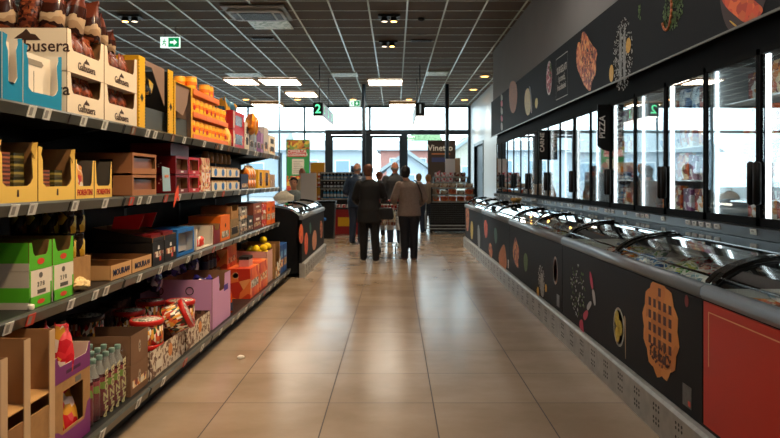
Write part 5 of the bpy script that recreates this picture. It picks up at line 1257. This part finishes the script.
def person(label, loc, rz, H, top, top_m, leg_m, shoe_m, hair_m, hair='short', arms=None, width=1.0, skirt=0, stride=0, group=None, seated=False, voxel=.011, bald=False, leanx=0, leany=0, headturn=0, skin_m=SKIN, coat_len=0, collar=None, belly=1.0):
    A = dict(arms or {})
    J = dict(pel=(0, 0, .53), sp=(leanx*.4, leany*.4, .63), ch=(leanx*.8, leany*.8, .745), nk=(leanx, leany, .835), hb=(leanx*1.05, leany*1.15+.005, .87),
             ls=(-.092*width+leanx*.9, leany*.9, .79), rs=(.092*width+leanx*.9, leany*.9, .79), le=(-.135*width, -.015, .645), re=(.135*width, -.015, .645), lw=(-.13*width, .04, .51), rw=(.13*width, .04, .51),
             lh=(-.052, 0, .50), rh=(.052, 0, .50), lk=(-.055, .01+stride, .28), rk=(.055, .01-stride*.5, .28), la=(-.058, stride*1.2-.015, .045), ra=(.058, -stride*1.2-.015, .045), lt=(-.066, stride*1.2+.07, .018), rt=(.066, -stride*1.2+.07, .018))
    curl = A.pop('curl', .45); J.update(A); J = {k: Vector(v)*H for k, v in J.items()}
    R = dict(ls=.028*width, rs=.028*width, le=.0245*width, re=.0245*width, lw=.0165, rw=.0165, lh=.055, rh=.055, lk=.034, rk=.034, la=.022, ra=.022, lt=.016, rt=.016)
    ARM = [('ls', 'le', 'lw'), ('rs', 're', 'rw')]; LEG = [('lh', 'lk', 'la'), ('rh', 'rk', 'ra')]
    bodymb = flesh(J, H, R, ARM+LEG+[('la', 'lt'), ('ra', 'rt')], 0, width, belly, 0, 1)
    hc = J['hb']+Vector((0, .008*H, .055*H)); mb = MB()
    hr = Vector((.045, .056, .066))*H; t = headturn
    mb.ball(hc, (hr.x, hr.y, hr.z), None, 20, 14)
    fwd = Vector((-sin(t), cos(t), 0)); sd = Vector((cos(t), sin(t), 0)); fc = hc+fwd*.05*H
    mb.ball(hc+fwd*.015*H-Vector((0, 0, .028*H)), (.034*H, .04*H, .036*H), None, 14, 10)         # jaw
    mb.tube([fc+Vector((0, 0, .008*H)), fc+fwd*.012*H-Vector((0, 0, .012*H)), fc+fwd*.002*H-Vector((0, 0, .018*H))], [.006*H, .009*H, .008*H], None, 8)
    for s_ in (-1, 1): mb.ball(hc+sd*s_*.045*H-Vector((0, 0, .006*H)), (.007*H, .011*H, .017*H), None, 8, 6)
    for s_, e, w in ((-1, 'le', 'lw'), (1, 're', 'rw')):
        hand(mb, J[w], J[w]-J[e], s_, H, curl)
    bodymb.add(mb.v, mb.f, None)
    me = fuse([], bodymb, voxel*.72, 'person', [skin_m])
    p = obj_from(me, 'person'); p.location = loc; p.rotation_euler = (0, 0, rz); tag(p, label, 'person', group)
    eb = MB()
    for s_ in (-1, 1): eb = MB().ball(fc+sd*s_*.017*H+Vector((0, 0, .006*H))-fwd*.004*H, .0055*H, mat('dark eye', '#1c1512', .2), 8, 6); eb.build('eye', p)
    MB().ball(fc-fwd*.006*H-Vector((0, 0, .03*H)), (.014*H if abs(t) < .5 else .008*H, .006*H, .0035*H), mat('lips', '#a5584c', .5), 10, 6).build('lips', p)
    # clothes
    g_ = .011
    top_v = flesh(J, H, R, ARM, g_, width, belly, .48, .845, {'lw': .02, 'rw': .02})
    ex = MB()
    if coat_len:
        n = 18; vs = []
        lv = [(.62, .092, .072), (.56, .104, .080), (.50, .110, .084), (coat_len, .112, .086)]
        for z, rx, ry in lv:
            for k in range(n): a = 2*pi*k/n; vs.append((rx*width*H*cos(a), ry*H*sin(a), z*H))
        fs = [(i*n+k, i*n+(k+1) % n, (i+1)*n+(k+1) % n, (i+1)*n+k)[::-1] for i in range(3) for k in range(n)]+[tuple(range(n)), tuple(range(3*n, 4*n))[::-1]]
        ex.add(vs, fs, None)
    else:
        pass
    if collar: ex.tube([J['nk']+Vector((0, -.005*H, -.01*H)), J['nk']+Vector((0, -.002*H, .02*H))], [.05*H, .042*H], None, 14)
    top_v.add(ex.v, ex.f, None); obj_from(fuse([], top_v, voxel, top, [top_m]), top, p)
    obj_from(fuse([], flesh(J, H, R, LEG, .010, width, belly, .455, .58, {'la': .027, 'ra': .027, 'lk': .036, 'rk': .036}), voxel, 'trousers', [leg_m]), 'trousers', p)
    for a, t_ in (('la', 'lt'), ('ra', 'rt')):
        s_ = MB(); q = J[a]; r_ = J[t_]; dv = (r_-q); dv.z = 0
        s_.tube([q-dv*.35+Vector((0, 0, -q.z+.028*H)), q+Vector((0, 0, -q.z+.032*H)), q+dv*.7+Vector((0, 0, -q.z+.024*H)), q+dv*1.15+Vector((0, 0, -q.z+.018*H))], [.02*H, .027*H, .027*H, .017*H], None, 10)
        s_.ball(q+Vector((0, 0, -q.z+.045*H)), .026*H, None, 10, 8)
        # flat sole
        me_ = fuse([], s_, .008, 'shoe', [shoe_m]);
        for v in me_.vertices: v.co.z = max(v.co.z, 0.002)
        sh_ = obj_from(me_, 'shoe', p)
        so = MB(); n = 14; c0 = q-dv*.3; c1 = q+dv*1.15
        cc = (c0+c1)/2; ax = (c1-c0)/2
        so.prism([(cc.x+ax.x*1.12*cos(2*pi*k/n)-.029*H*sin(2*pi*k/n), cc.y+ax.y*1.12*cos(2*pi*k/n)) if False else (cc.x+.03*H*sin(2*pi*k/n), cc.y+(ax.length*1.15)*cos(2*pi*k/n)) for k in range(n)], 'z', 0, .014*H, mat('pale rubber sole', '#b8ab98', .6)); so.build('sole', sh_)
    # hair
    if hair:
        hm = MB()
        if hair == 'bald':
            for s_ in (-1, 1): hm.ball(hc+sd*s_*.036*H-fwd*.018*H-Vector((0, 0, .006*H)), (.013*H, .03*H, .024*H), None, 10, 8)
            hm.ball(hc-fwd*.036*H-Vector((0, 0, .014*H)), (.034*H, .022*H, .022*H), None, 12, 8)
        else:
            hm.ball(hc+Vector((0, 0, .012*H))-fwd*.008*H, (.052*H, .058*H, .062*H), None, 16, 12)
            hm.ball(hc-fwd*.022*H-Vector((0, 0, .018*H)), (.045*H, .038*H, .04*H), None, 14, 10)
        r = random.Random(int(H*1000))
        for i in range(26 if hair != 'bald' else 0):
            a = r.uniform(0, 2*pi); e = r.uniform(.05, 1.3); v = Vector((cos(a)*cos(e)*.05, sin(a)*cos(e)*.055, sin(e)*.062))*H
            hm.ball(hc+v+Vector((0, 0, .008*H))-fwd*.008*H, .012*H*r.uniform(.6, 1), None, 6, 5)
        me_ = fuse([], hm, .009, 'hair', [hair_m])
        o = obj_from(me_, 'hair', p)
        if hair == 'short' and True:
            # open the face
            bm = bmesh.new(); bm.from_mesh(me_)
            dl = [f for f in bm.faces if (f.calc_center_median()-hc).dot(fwd) > .022*H and f.calc_center_median().z < hc.z+.034*H]
            bmesh.ops.delete(bm, geom=dl, context='FACES'); bm.to_mesh(me_); bm.free()
    return p, J
KN = mat('dark navy black knit', '#090a0e', .85, noise=.3, nscale=60); NAVY = mat('navy trousers', '#10131d', .8); SWT = mat('taupe grey sweater', '#7d6d63', .9, noise=.15, nscale=50)
PUF = mat('slate blue puffer', '#27384f', .5, noise=.35, nscale=22, bump=.6, bscale=12); JEAN = mat('dark jeans', '#222d42', .8, noise=.2, nscale=50); ANJ = mat('anthracite jacket', '#2d2f33', .7, noise=.2, nscale=25)
HB = mat('brown hair', '#5a3320', .7, noise=.3, nscale=60); HD = mat('dark hair', '#1a1310', .6); HR = mat('auburn hair', '#8a4426', .7, noise=.2, nscale=50); HG = mat('grey hair', '#8f8a84', .7); HBL = mat('blond hair', '#b08d62', .7)
pw, JW = person('woman in a long black coat with short brown hair, seen from behind beside the cart', (-.42, 11.25, 0), 0, 1.62, 'coat', KN, KN, mat('black sneaker', '#17171a', .6), HB, arms=dict(le=(-.15, .03, .65), lw=(-.13, .15, .60), re=(.15, .03, .66), rw=(.135, .165, .615), curl=.95, lk=(-.06, .035, .28), la=(-.062, .045, .045), lt=(-.07, .13, .018), ra=(.066, -.03, .045), rt=(.074, .05, .018), hb=(-.014, .03, .87)), width=1.14, coat_len=.40, belly=1.04)
pw['label'] = 'person in a long black coat with short brown hair left of the cart'
ps, JS = person('person in a taupe sweater with dark hair, right of the cart', (.235, 11.38, 0), .1, 1.60, 'sweater', SWT, NAVY, mat('brown leather shoe', '#6a4a3a', .6), HD, arms=dict(curl=.95, le=(-.155, .0, .66), lw=(-.15, .085, .615), re=(.16, -.0, .665), rw=(.145, .10, .60), hb=(-.035, .03, .865), ch=(-.0, .01, .745), nk=(-.015, .015, .835), lk=(-.045, .02, .28), rk=(.05, .01, .28), la=(-.045, -.015, .045), ra=(.05, .0, .045), lt=(-.05, .07, .018), rt=(.06, .085, .018)), width=1.14, coat_len=.47, belly=1.04)
H_ = 1.60
# bag strap of the sweater wearer
st = MB(); pts = [(.055, .0, .84), (.065, -.06, .83), (.09, -.077, .78), (.12, -.07, .70), (.135, -.02, .62)]
st.tube([(a*H_, b_*H_, c*H_) for a, b_, c in pts], .012, mat('dark brown strap', '#2a1c19', .5), 6); o = st.build('bag_strap', None); 
o.location = ps.location; o.rotation_euler = ps.rotation_euler; tag(o, 'dark brown crossbody bag strap on the back of the taupe sweater', 'strap')
# handbag
t = thing('handbag', 'black handbag hanging from the arm of the person in the black coat', 'bag', (-.155, 11.22, .70))
MB().prism([(-.12, .0), (.12, .0), (.14, .05), (.11, .2), (-.11, .2), (-.14, .05)], 'y', -.05, .05, mat('black bag leather', '#0c0d11', .35)).build('body', t, bevel=.02)
MB().tube([(-.09, 0, .19), (-.07, .0, .30), (0, .01, .36), (.05, 0, .30), (.09, 0, .19)], .009, BLACK, 6).build('strap', t)
person('person in a slate blue puffer jacket and jeans at the till, seen from behind', (-.80, 14.35, 0), -.35, 1.72, 'puffer_jacket', PUF, JEAN, mat('black shoe', '#151515', .5), HG, hair='bald', arms=dict(lw=(-.1, .12, .6), rw=(.09, .13, .62)), width=1.1, coat_len=.46, collar=True, belly=1.1)
person('bald person in an anthracite jacket standing beyond the cart', (.0, 14.3, 0), .1, 1.74, 'jacket', ANJ, JEAN, mat('black shoe', '#151515', .5), HG, hair='bald', width=1.2, coat_len=.46, collar=True, arms=dict(lw=(-.09, .12, .62), rw=(.1, .12, .62)), skin_m=mat('ruddy skin', '#c9805f', .5))
person('person with auburn hair mostly hidden between the black coat and the bald head', (-.38, 16.4, 0), 0, 1.56, 'top', mat('dull green top', '#4a4f45', .8), NAVY, mat('black shoe', '#151515', .5), HR, voxel=.015)
person('person with blond hair beyond the taupe sweater, nearer the aisle', (.60, 17.2, 0), .2, 1.52, 'top', mat('beige top', '#9a8874', .8), JEAN, mat('black shoe', '#151515', .5), HBL, voxel=.015)
person('person with fair hair beyond the taupe sweater, nearer the metal display', (.86, 17.75, 0), -.2, 1.5, 'top', mat('beige top two', '#b09c86', .8), JEAN, mat('black shoe', '#151515', .5), mat('fair hair', '#a5763f', .7), voxel=.015)
seat = dict(pel=(0, 0, .34), sp=(0, .01, .45), ch=(0, .03, .56), nk=(0, .045, .65), hb=(0, .07, .685), ls=(-.098, .035, .615), rs=(.098, .035, .615), le=(-.14, .07, .49), re=(.14, .07, .49), lw=(-.07, .17, .49), rw=(.09, .17, .48), lh=(-.052, .02, .34), rh=(.052, .02, .34), lk=(-.07, .23, .33), rk=(.07, .23, .33), la=(-.07, .21, .06), ra=(.07, .21, .06), lt=(-.07, .28, .03), rt=(.07, .28, .03))
t = thing('stool', 'round black cashier stool behind the till', 'stool', (-2.15, 14.6, 0)); MB().lathe([(.16, .40), (.18, .42), (.17, .45)], BLACK, n=18).build('seat', t); MB().tube([(0, 0, .02), (0, 0, .4)], .03, CHROME, 10).build('column', t); MB().lathe([(.2, 0), (.2, .02), (.03, .03)], BLACK, n=18).build('base', t)
person('seated cashier in a pale grey jacket with black hair, head bent over the till', (-2.15, 14.6, 0), pi, 1.74, 'jacket', mat('pale grey jacket', '#8c9896', .8, noise=.2, nscale=20), mat('dark trousers', '#1c1f26', .8), mat('black shoe', '#151515', .5), HD, arms=seat, width=1.1, seated=True)
person('bald person in a cream coat standing behind the cashier', (-2.25, 16.6, 0), pi-.2, 1.66, 'coat', mat('cream coat', '#d9c9ab', .8), mat('dark trousers', '#1c1f26', .8), mat('black shoe', '#151515', .5), HG, hair='bald', coat_len=.42, voxel=.014, skin_m=mat('ruddy skin', '#c9805f', .5))

# ------------------------------------------------------------ shopping cart
t = thing('shopping_cart', 'wire shopping cart pushed between the two people in the aisle', 'shopping cart', (-.13, 12.05, 0))
WIRE = mat('zinc wire', '#c3c6c8', .3, .35)
b = MB(); y0_, y1_ = -.36, .42
def rib(y_, z0, z1, w0, w1):
    b.tube([(-w1, y_, z1), (-w0, y_, z0), (w0, y_, z0), (w1, y_, z1)], .0055, WIRE, 5)
for i in range(13):
    f_ = i/12; y_ = y0_+(y1_-y0_)*f_; rib(y_, .50+.07*f_, .93-.06*f_, .22-.04*f_, .26-.05*f_)
for k in range(7):
    f_ = k/6; z0 = .50+.43*f_; z1 = .57+.30*f_; w0 = .22+.04*f_; w1 = .18+.03*f_
    b.tube([(-w0, y0_, z0), (-w1, y1_, z1), (w1, y1_, z1), (w0, y0_, z0), (-w0, y0_, z0)], .005 if k < 6 else .009, WIRE, 5)
for k in range(9):
    x = -.2+.05*k; b.tube([(x, y0_, .50), (x*.85, y1_, .57), (x*.95, y1_, .87)], .004, WIRE, 5); b.tube([(x, y0_, .50), (x*1.15, y0_, .93)], .004, WIRE, 5)
b.build('basket', t)
f = MB()
for s_ in (-1, 1):
    f.tube([(s_*.25, -.44, 1.0), (s_*.24, -.36, .75), (s_*.23, -.30, .46), (s_*.22, -.34, .2), (s_*.24, -.40, .13)], .015, WIRE, 8); f.tube([(s_*.22, -.34, .2), (s_*.16, .42, .2), (s_*.14, .48, .13)], .015, WIRE, 8); f.tube([(s_*.23, -.3, .46), (s_*.17, .40, .54)], .01, WIRE, 8)
f.tube([(-.16, .42, .2), (.16, .42, .2)], .01, WIRE, 8); f.tube([(-.22, -.2, .205), (.22, -.2, .205)], .008, WIRE, 6)
f.build('frame', t); MB().tube([(-.27, -.45, 1.0), (.27, -.45, 1.0)], .017, mat('dark red handle', '#8f1d1f', .4), 10).build('handle', t)
MB().box(-.16, .16, -.35, -.34, .84, .92, mat('red seat flap', '#b5262a', .4)).build('seat_flap', t)
for x, y_ in ((-.24, -.40), (.24, -.40), (-.14, .48), (.14, .48)):
    c = MB(); c.tube([(x, y_, .14), (x, y_-.02, .07)], .012, WIRE, 6); co = c.build('caster', t)
    w_ = MB(); w_.tube([(x-.014, y_-.02, .065), (x+.014, y_-.02, .065)], .065, mat('dark rubber wheel', '#1c1c1e', .6), 16); w_.build('wheel', co)
k_g = mk('grocery_pack', gable_bag(.16, .1, .22, cells('mixed grocery print', ['#b5a27a', '#8a3f2a', '#d9cfb5', '#5a6a3f'], 16, .4), 40), 'pack')
for x, y_, z in ((-.1, -.15, .53), (.07, -.1, .53), (-.02, .1, .55), (.08, .18, .56)): k_g.put((-.13+x, 12.05+y_, z+.02), rz=x*8, label='grocery pack lying in the shopping cart', group='grocery packs in the cart')

# ------------------------------------------------------------ checkout area, left
t = thing('checkout_counter', 'dark checkout counter with pale top in front of the cashier', 'counter', (-2.45, 13.1, 0))
MB().box(-1.1, .75, 0, .9, 0, .82, mat('dark counter panel', '#1a1c1f', .4)).build('cabinet', t); MB().box(-1.13, .78, -.03, .93, .82, .86, mat('steel counter top', '#9aa0a2', .25, .6)).build('worktop', t)
MB().box(-.9, .3, .2, .7, .86, .87, mat('black conveyor belt', '#141414', .6)).build('conveyor_belt', t)
o = MB().box(-.16, .16, 0, .04, 0, .62, mat('pale grey partition', '#b9b2ac', .6)).build('partition', None, (-1.78, 14.05, .87)); tag(o, 'pale upright partition panel right of the cashier', 'partition')
t = thing('shopping_bag', 'crumpled cream carrier bag on the counter before the cashier', 'bag', (-2.2, 13.5, .875))
r = random.Random(9); b = MB().ball((0, 0, .12), (.2, .1, .13), mat('cream bag', '#ddd2bb', .7, noise=.1, nscale=30), 14, 10); b.v = [tuple(c*(1+r.uniform(-.08, .08)) for c in v) for v in b.v]; b.build('body', t)
MB().tube([(-.05, 0, .22), (-.04, 0, .3), (.04, 0, .3), (.05, 0, .22)], .008, mat('cream bag', '#ddd2bb'), 6).build('handle', t)
# green poster
t = thing('poster', 'tall green poster with fruit picture and red headline near the left window', 'poster', (-3.55, 25.0, 0))
MB().box(-.42, .42, 0, .02, .55, 2.83, mat('green poster print', '#2f9a54', .5)).build('board', t)
MB().box(-.42, .42, -.003, -.0003, 2.48, 2.80, cells('fruit print', ['#d9a23a', '#b5452a', '#7fa34a', '#c9762f', '#e3c34a', '#6a3f2a'], 9, .5)).build('fruit_picture', t)
MB().box(-.38, .30, -.004, -.0004, 2.20, 2.46, RED).build('headline_band', t); text('OFFERTA', .17, WHITEINK, t, (-.04, -.006, 2.39), CAMF, bold=.003); text('ECCEZIONALE', .12, WHITEINK, t, (-.04, -.006, 2.27), CAMF, bold=.003)
MB().box(-.22, .22, -.003, -.0003, 1.55, 2.12, mat('pale poster panel', '#d9d4c6')).build('text_panel', t)
q = MB()
for i in range(7): q.box(-.17, .17-.05*(i % 3), -.0045, -.0031, 1.63+.065*i, 1.65+.065*i, mat('grey poster print', '#9a9488'))
q.build('printed_lines', t); MB().box(-.42, .42, -.003, -.0003, .56, 1.5, cells('poster flowers', ['#e0732c', '#f0c04a', '#4a8f4a', '#d9452a', '#e9dcc0'], 7, .5)).build('lower_picture', t)
f = MB()
for s_ in (-1, 1): f.box(s_*.42-.015, s_*.42+.015, 0, .03, 0, 2.85, CHROME); f.box(s_*.3-.03, s_*.3+.03, -.2, .25, 0, .03, CHROME)
f.build('stand', t)
# yellow peg display
t = thing('display_stand', 'tall yellow cardboard display stand left of the drinks shelf', 'display', (-2.22, 19.5, 0))
MB().box(-.2, .2, .0, .3, 0, 1.85, mat('golden display board', '#dfa01c', .5)).build('back_board', t)
for z in (.35, .75, 1.15): MB().box(-.2, .2, -.2, .0, z-.02, z, mat('brown display tray', '#8a6a2c', .6)).build('tray', t)
kpk = mk('hanging_pack', MB().box(-.03, .03, -.07, .07, 0, .2, bands('red cream pack', [(0, '#d9d0c0'), (.2, '#c9452c'), (.55, '#e9ded0'), (.8, '#c98a4a')])), 'pack')
for z in (.35, .75, 1.15, 1.38):
    for i in range(2): kpk.put((-2.32+.2*i, 19.4, z+.001 if z < 1.3 else 1.385), rz=-pi/2, label='small red and cream pack on the yellow display stand', group='packs on the yellow display stand')
MB().box(-.2, .2, -.2, .0, 1.36, 1.38, mat('brown display tray', '#8a6a2c', .6)).build('tray', t)
# drinks shelf
def rack(label, x0, x1, Y, tops, D=.4, back=True, name='shelf_rack'):
    t = thing(name, label, 'shelf', ((x0+x1)/2, Y, 0)); h = (x1-x0)/2; zt_ = tops[-1]
    f = MB()
    for s_ in (-1, 1): f.box(s_*h-.02, s_*h+.02, 0, D, 0, zt_, SHELF)
    if back: f.box(-h, h, D-.02, D, 0, zt_, DARK)
    f.build('frame', t)
    for z in tops: s_ = MB().box(-h, h, 0, D, z-.025, z, mat('pale shelf steel', '#7d7f7c', .4, .2)).build('shelf', t); MB().box(-h, h, -.012, 0, z-.035, z+.002, mat('price strip', '#a5a79f', .4)).build('price_rail', s_)
    return t
rack('low drinks shelf left of the person in the puffer jacket', -2.02, -.9, 18.6, [.85, 1.12, 1.36, 1.56])
kbt = {}
for nm_, c, hh in (('water_bottle', '#4a9ac9', .22), ('spray_can', '#4a4c50', .16), ('hygiene_bottle', '#6fa3cc', .16)):
    o = MB().lathe([(.035, 0), (.038, .01), (.038, hh*.7), (.016, hh*.88), (.016, hh)], mat(nm_ + ' body', c, .25), n=10).build(nm_); tag(o, 'bottle', 'bottle'); kbt[nm_] = Kind(o)
    MB().lathe([(.018, hh-.02), (.018, hh+.012)], WHITE, n=10).build('cap', o); MB().lathe([(.0385, hh*.2), (.0387, hh*.22), (.0387, hh*.55)], mat(nm_ + ' label', '#d9e3e8', .4), n=10).build('label', o)
for z, nm_, lb in ((.851, 'water_bottle', 'blue bottle on the lowest open level of the drinks shelf'), (1.121, 'spray_can', 'dark small bottle on the middle level of the drinks shelf'), (1.361, 'hygiene_bottle', 'pale blue bottle on the upper level of the drinks shelf')):
    for i in range(11): kbt[nm_].put((-1.93+.095*i, 18.7, z), label=lb, group=lb.replace('bottle on', 'bottles on'))
# red low counter and bin
t = thing('promotion_counter', 'low red counter with a yellow sign right of the black bin', 'counter', (-1.22, 17.0, 0)); MB().box(-.42, .3, 0, .6, 0, .62, mat('red counter panel', '#a31a1c', .4)).build('body', t); MB().box(-.44, .32, -.02, .62, .62, .66, DGREY).build('top', t)
MB().box(-.2, .1, -.006, -.0005, .2, .42, YEL).build('yellow_sign', t)
kr2 = mk('red_snack_box', MB().box(-.05, .05, -.06, .06, 0, .07, cells('red snack box print', ['#c9282a', '#e9dcd0', '#b51f22'], 20)), 'box')
for i in range(5):
    for j in range(2): kr2.put((-1.58+.14*i, 17.15+.16*j, .661), label='small red and white snack box on the low red counter', group='snack boxes on the red counter')
t = thing('waste_bin', 'black waste bin with blue mark between the left freezer and the red counter', 'bin', (-1.62, 15.9, 0)); MB().prism([(-.2, 0), (.2, 0), (.24, .82), (-.24, .82)], 'y', -.2, .2, mat('black bin plastic', '#111315', .4)).build('body', t, bevel=.02)
MB().box(-.25, .25, -.22, .22, .82, .87, BLACK).build('lid', t); MB().lathe([(.04, 0), (.04, .004)], BLUE, n=12).build('blue_mark', t, (0, -.2, .45)); bpy.data.objects['blue_mark'].rotation_euler = (pi/2, 0, 0)
# small monitor at the till
t = thing('till_monitor', 'small dark blue till monitor above the puffer jacket', 'monitor', (-1.12, 19.0, 1.5)); MB().box(-.11, .11, 0, .04, 0, .24, mat('dark blue screen housing', '#2b4a68', .4)).build('screen', t); MB().tube([(0, .02, 0), (0, .02, -1.5)], .015, DGREY).build('stand', t)

# ------------------------------------------------------------ display gondola, right of the people
t = rack('metal display gondola with colourful goods right of the people', .95, 2.05, 17.6, [.80, .98, 1.16], D=.6, back=False, name='display_gondola')
k_o = mk('orange_pack', MB().box(-.06, .06, -.1, .1, 0, .13, cells('orange goods print', ['#e8662c', '#f0904a', '#c9481c', '#e0a27a'], 16)), 'pack')
k_p = mk('beige_pack', MB().box(-.06, .06, -.1, .1, 0, .1, cells('beige goods print', ['#c9a98a', '#8a5a3a', '#e0d0b5', '#a3451f'], 16)), 'pack')
for i in range(5):
    k_o.put((1.06+.215*i, 17.75, .802), rz=-pi/2, label='orange pack on the lowest level of the display gondola', group='orange packs on the gondola')
    (k_p if i % 2 else k_o).put((1.06+.215*i, 17.75, .982), rz=-pi/2, label='%s pack on the middle level of the display gondola' % ('beige' if i % 2 else 'orange'), group='%s packs, middle level of the gondola' % ('beige' if i % 2 else 'orange'))
    k_p.put((1.06+.215*i, 17.75, 1.162), rz=-pi/2, label='beige pack on the top level of the display gondola', group='beige packs on the gondola top')
t = rack('raised white candy rack on top of the display gondola', 1.05, 1.95, 18.22, [1.30, 1.44], D=.25, back=False, name='candy_rack')
k_c = mk('candy_box', MB().box(-.05, .05, -.07, .07, 0, .11, cells('candy print', ['#e9e0e0', '#d92f3a', '#e0cfd6', '#c9202c', '#e9b0b5'], 24)), 'box')
k_c2 = mk('dark_candy_box', MB().box(-.05, .05, -.07, .07, 0, .11, cells('dark candy print', ['#5a3a30', '#3f6a8a', '#8a3a2c', '#c9b5a0'], 24)), 'box')
for z in (1.301, 1.441):
    for i in range(5): (k_c if i < 3 else k_c2).put((1.14+.17*i, 18.32, z), rz=-pi/2, label='%s box on the raised candy rack' % ('red and white candy' if i < 3 else 'dark candy'), group='%s boxes on the candy rack' % ('red and white' if i < 3 else 'dark'))
MB().box(-.55, .55, .05, .55, .02, .76, mat('added dark blocker', '#141416', .6)).build('added_dark_block', bpy.data.objects['display_gondola'])  # added solid block that keeps window light from showing through the wire
# black drinks poster and tall white box
t = thing('poster', 'black poster with white lettering behind the candy rack', 'poster', (1.68, 24.6, 0)); MB().box(-.5, .5, 0, .03, 1.0, 2.78, mat('black brown poster print', '#33271f', .5)).build('board', t)
text('Vinetto', .3, WHITEINK, t, (-.05, -.003, 2.50), CAMF, bold=.004); MB().box(-.36, .3, -.004, -.0004, 2.0, 2.16, mat('indigo print', '#2f3a6a')).build('colour_band', t); MB().box(-.36, .3, -.004, -.0004, 2.27, 2.31, mat('orange print line', '#b5754a')).build('printed_line', t)
MB().prism([(-.2, 1.25), (-.1, 1.3), (-.05, 1.7), (-.17, 1.62)], 'y', -.004, -.0004, mat('mauve bottle print', '#a5607a')).build('bottle_picture', t); f = MB()
for s_ in (-.45, .45): f.box(s_-.02, s_+.02, .03, .06, 0, 2.7, DGREY); f.box(s_-.03, s_+.03, -.2, .25, 0, .02, DGREY)
f.build('stand', t)
t = thing('header_board', 'tall white board with a tan edge standing over the candy rack', 'board', (1.52, 18.42, 1.441)); MB().box(-.16, .1, 0, .03, 0, .48, WHITE).build('white_panel', t); MB().box(.1, .24, 0, .05, 0, .5, mat('tan board edge', '#b59a7c', .6)).build('tan_panel', t)
# wire trolleys (parked) below
t = thing('wire_trolley', 'long dark wire trolley parked below the display gondola', 'trolley', (1.5, 17.25, 0)); b = MB()
DW = mat('dark wire', '#55585a', .35, .7)
for k_ in range(9): z = .28+.055*k_; b.tube([(-.72, 0, z), (.62, 0, z)], .006, DW, 5); b.tube([(-.72, .3, z), (.62, .3, z)], .005, DW, 5)
for k_ in range(24): x = -.72+.058*k_; b.tube([(x, 0, .28), (x, 0, .72)], .004, DW, 4)
b.build('wire_panel', t); f = MB()
for x in (-.72, .62): f.tube([(x, 0, .1), (x, 0, .78)], .014, WIRE, 8); f.tube([(x, .3, .1), (x, .3, .78)], .014, WIRE, 8)
for z in (.12, .2): f.tube([(-.72, 0, z), (.62, 0, z)], .014, WIRE, 8)
f.build('frame', t)
for x in (-.6, .5):
    for y_ in (0, .3): MB().tube([(x-.015, y_, .05), (x+.015, y_, .05)], .05, DARK, 14).build('wheel', t)
t = thing('floor_debris', 'small white paper scrap lying on the floor near the left shelf', 'litter', ((241-VX)/F*(EYE*F/(359-VY)), EYE*F/(359-VY), 0)); t2_ = MB().ball((0, 0, .015), (.03, .02, .015), mat('white scrap', '#e8e3da', .7), 8, 6); t2_.sm = [False]*len(t2_.sm); t2_.build('scrap', t)
# fruit cake topping etc: something on the far chest freezer
t = tag(MB().lathe([(.06, 0), (.09, .03), (.085, .06)], mat('straw basket', '#c99a54', .8), n=14).build('small_basket', None, (1.95, 11.0, .999)), 'small straw coloured bowl on the far chest freezers', 'bowl')

k = bagk[2]
for i_, (bx_, by_, ro_) in enumerate(((1.60, 2.86, .3), (1.66, 2.62, -.4), (1.58, 2.42, .2))):
    k.put((bx_, by_, .80), label='orange and brown frozen pack near the front of the red fronted chest freezer', group='orange packs on top in the red fronted chest', rot=(.1, .25, ro_), scale=(1.2, 1.1, 1))
for k_ in ALLK:
    if not k_.used:
        for c_ in list(k_.src.children_recursive): bpy.data.objects.remove(c_)
        bpy.data.objects.remove(k_.src)
# ------------------------------------------------------------ camera and render settings
cam = bpy.data.cameras.new('camera'); co = bpy.data.objects.new('camera', cam); COL.objects.link(co); S.camera = co
co.location = (0, 0, EYE); co.rotation_euler = (pi/2, 0, 0)
cam.sensor_width = 36; cam.lens = F/780*36; cam.shift_x = -5/780; cam.shift_y = -39/780; cam.clip_end = 300
cam.dof.use_dof = True; cam.dof.focus_distance = 4.2; cam.dof.aperture_fstop = 6
S.view_settings.view_transform = 'Standard'; S.view_settings.look = 'None'; S.view_settings.gamma = 1; S.view_settings.exposure = 0.0; S.view_settings.use_curve_mapping = False
S.cycles.use_denoising = True; S.cycles.max_bounces = 10; S.cycles.transparent_max_bounces = 24; S.cycles.glossy_bounces = 5; S.cycles.sample_clamp_indirect = 6
# daylight portal at the window wall
pl = bpy.data.lights.new('window portal', 'AREA'); pl.shape = 'RECTANGLE'; pl.size = 15.8; pl.size_y = 4.1
po = bpy.data.objects.new('window_portal', pl); COL.objects.link(po); po.location = ((XL+XR)/2, YW+.25, 2.06); po.rotation_euler = (-pi/2, 0, 0); pl.cycles.is_portal = True
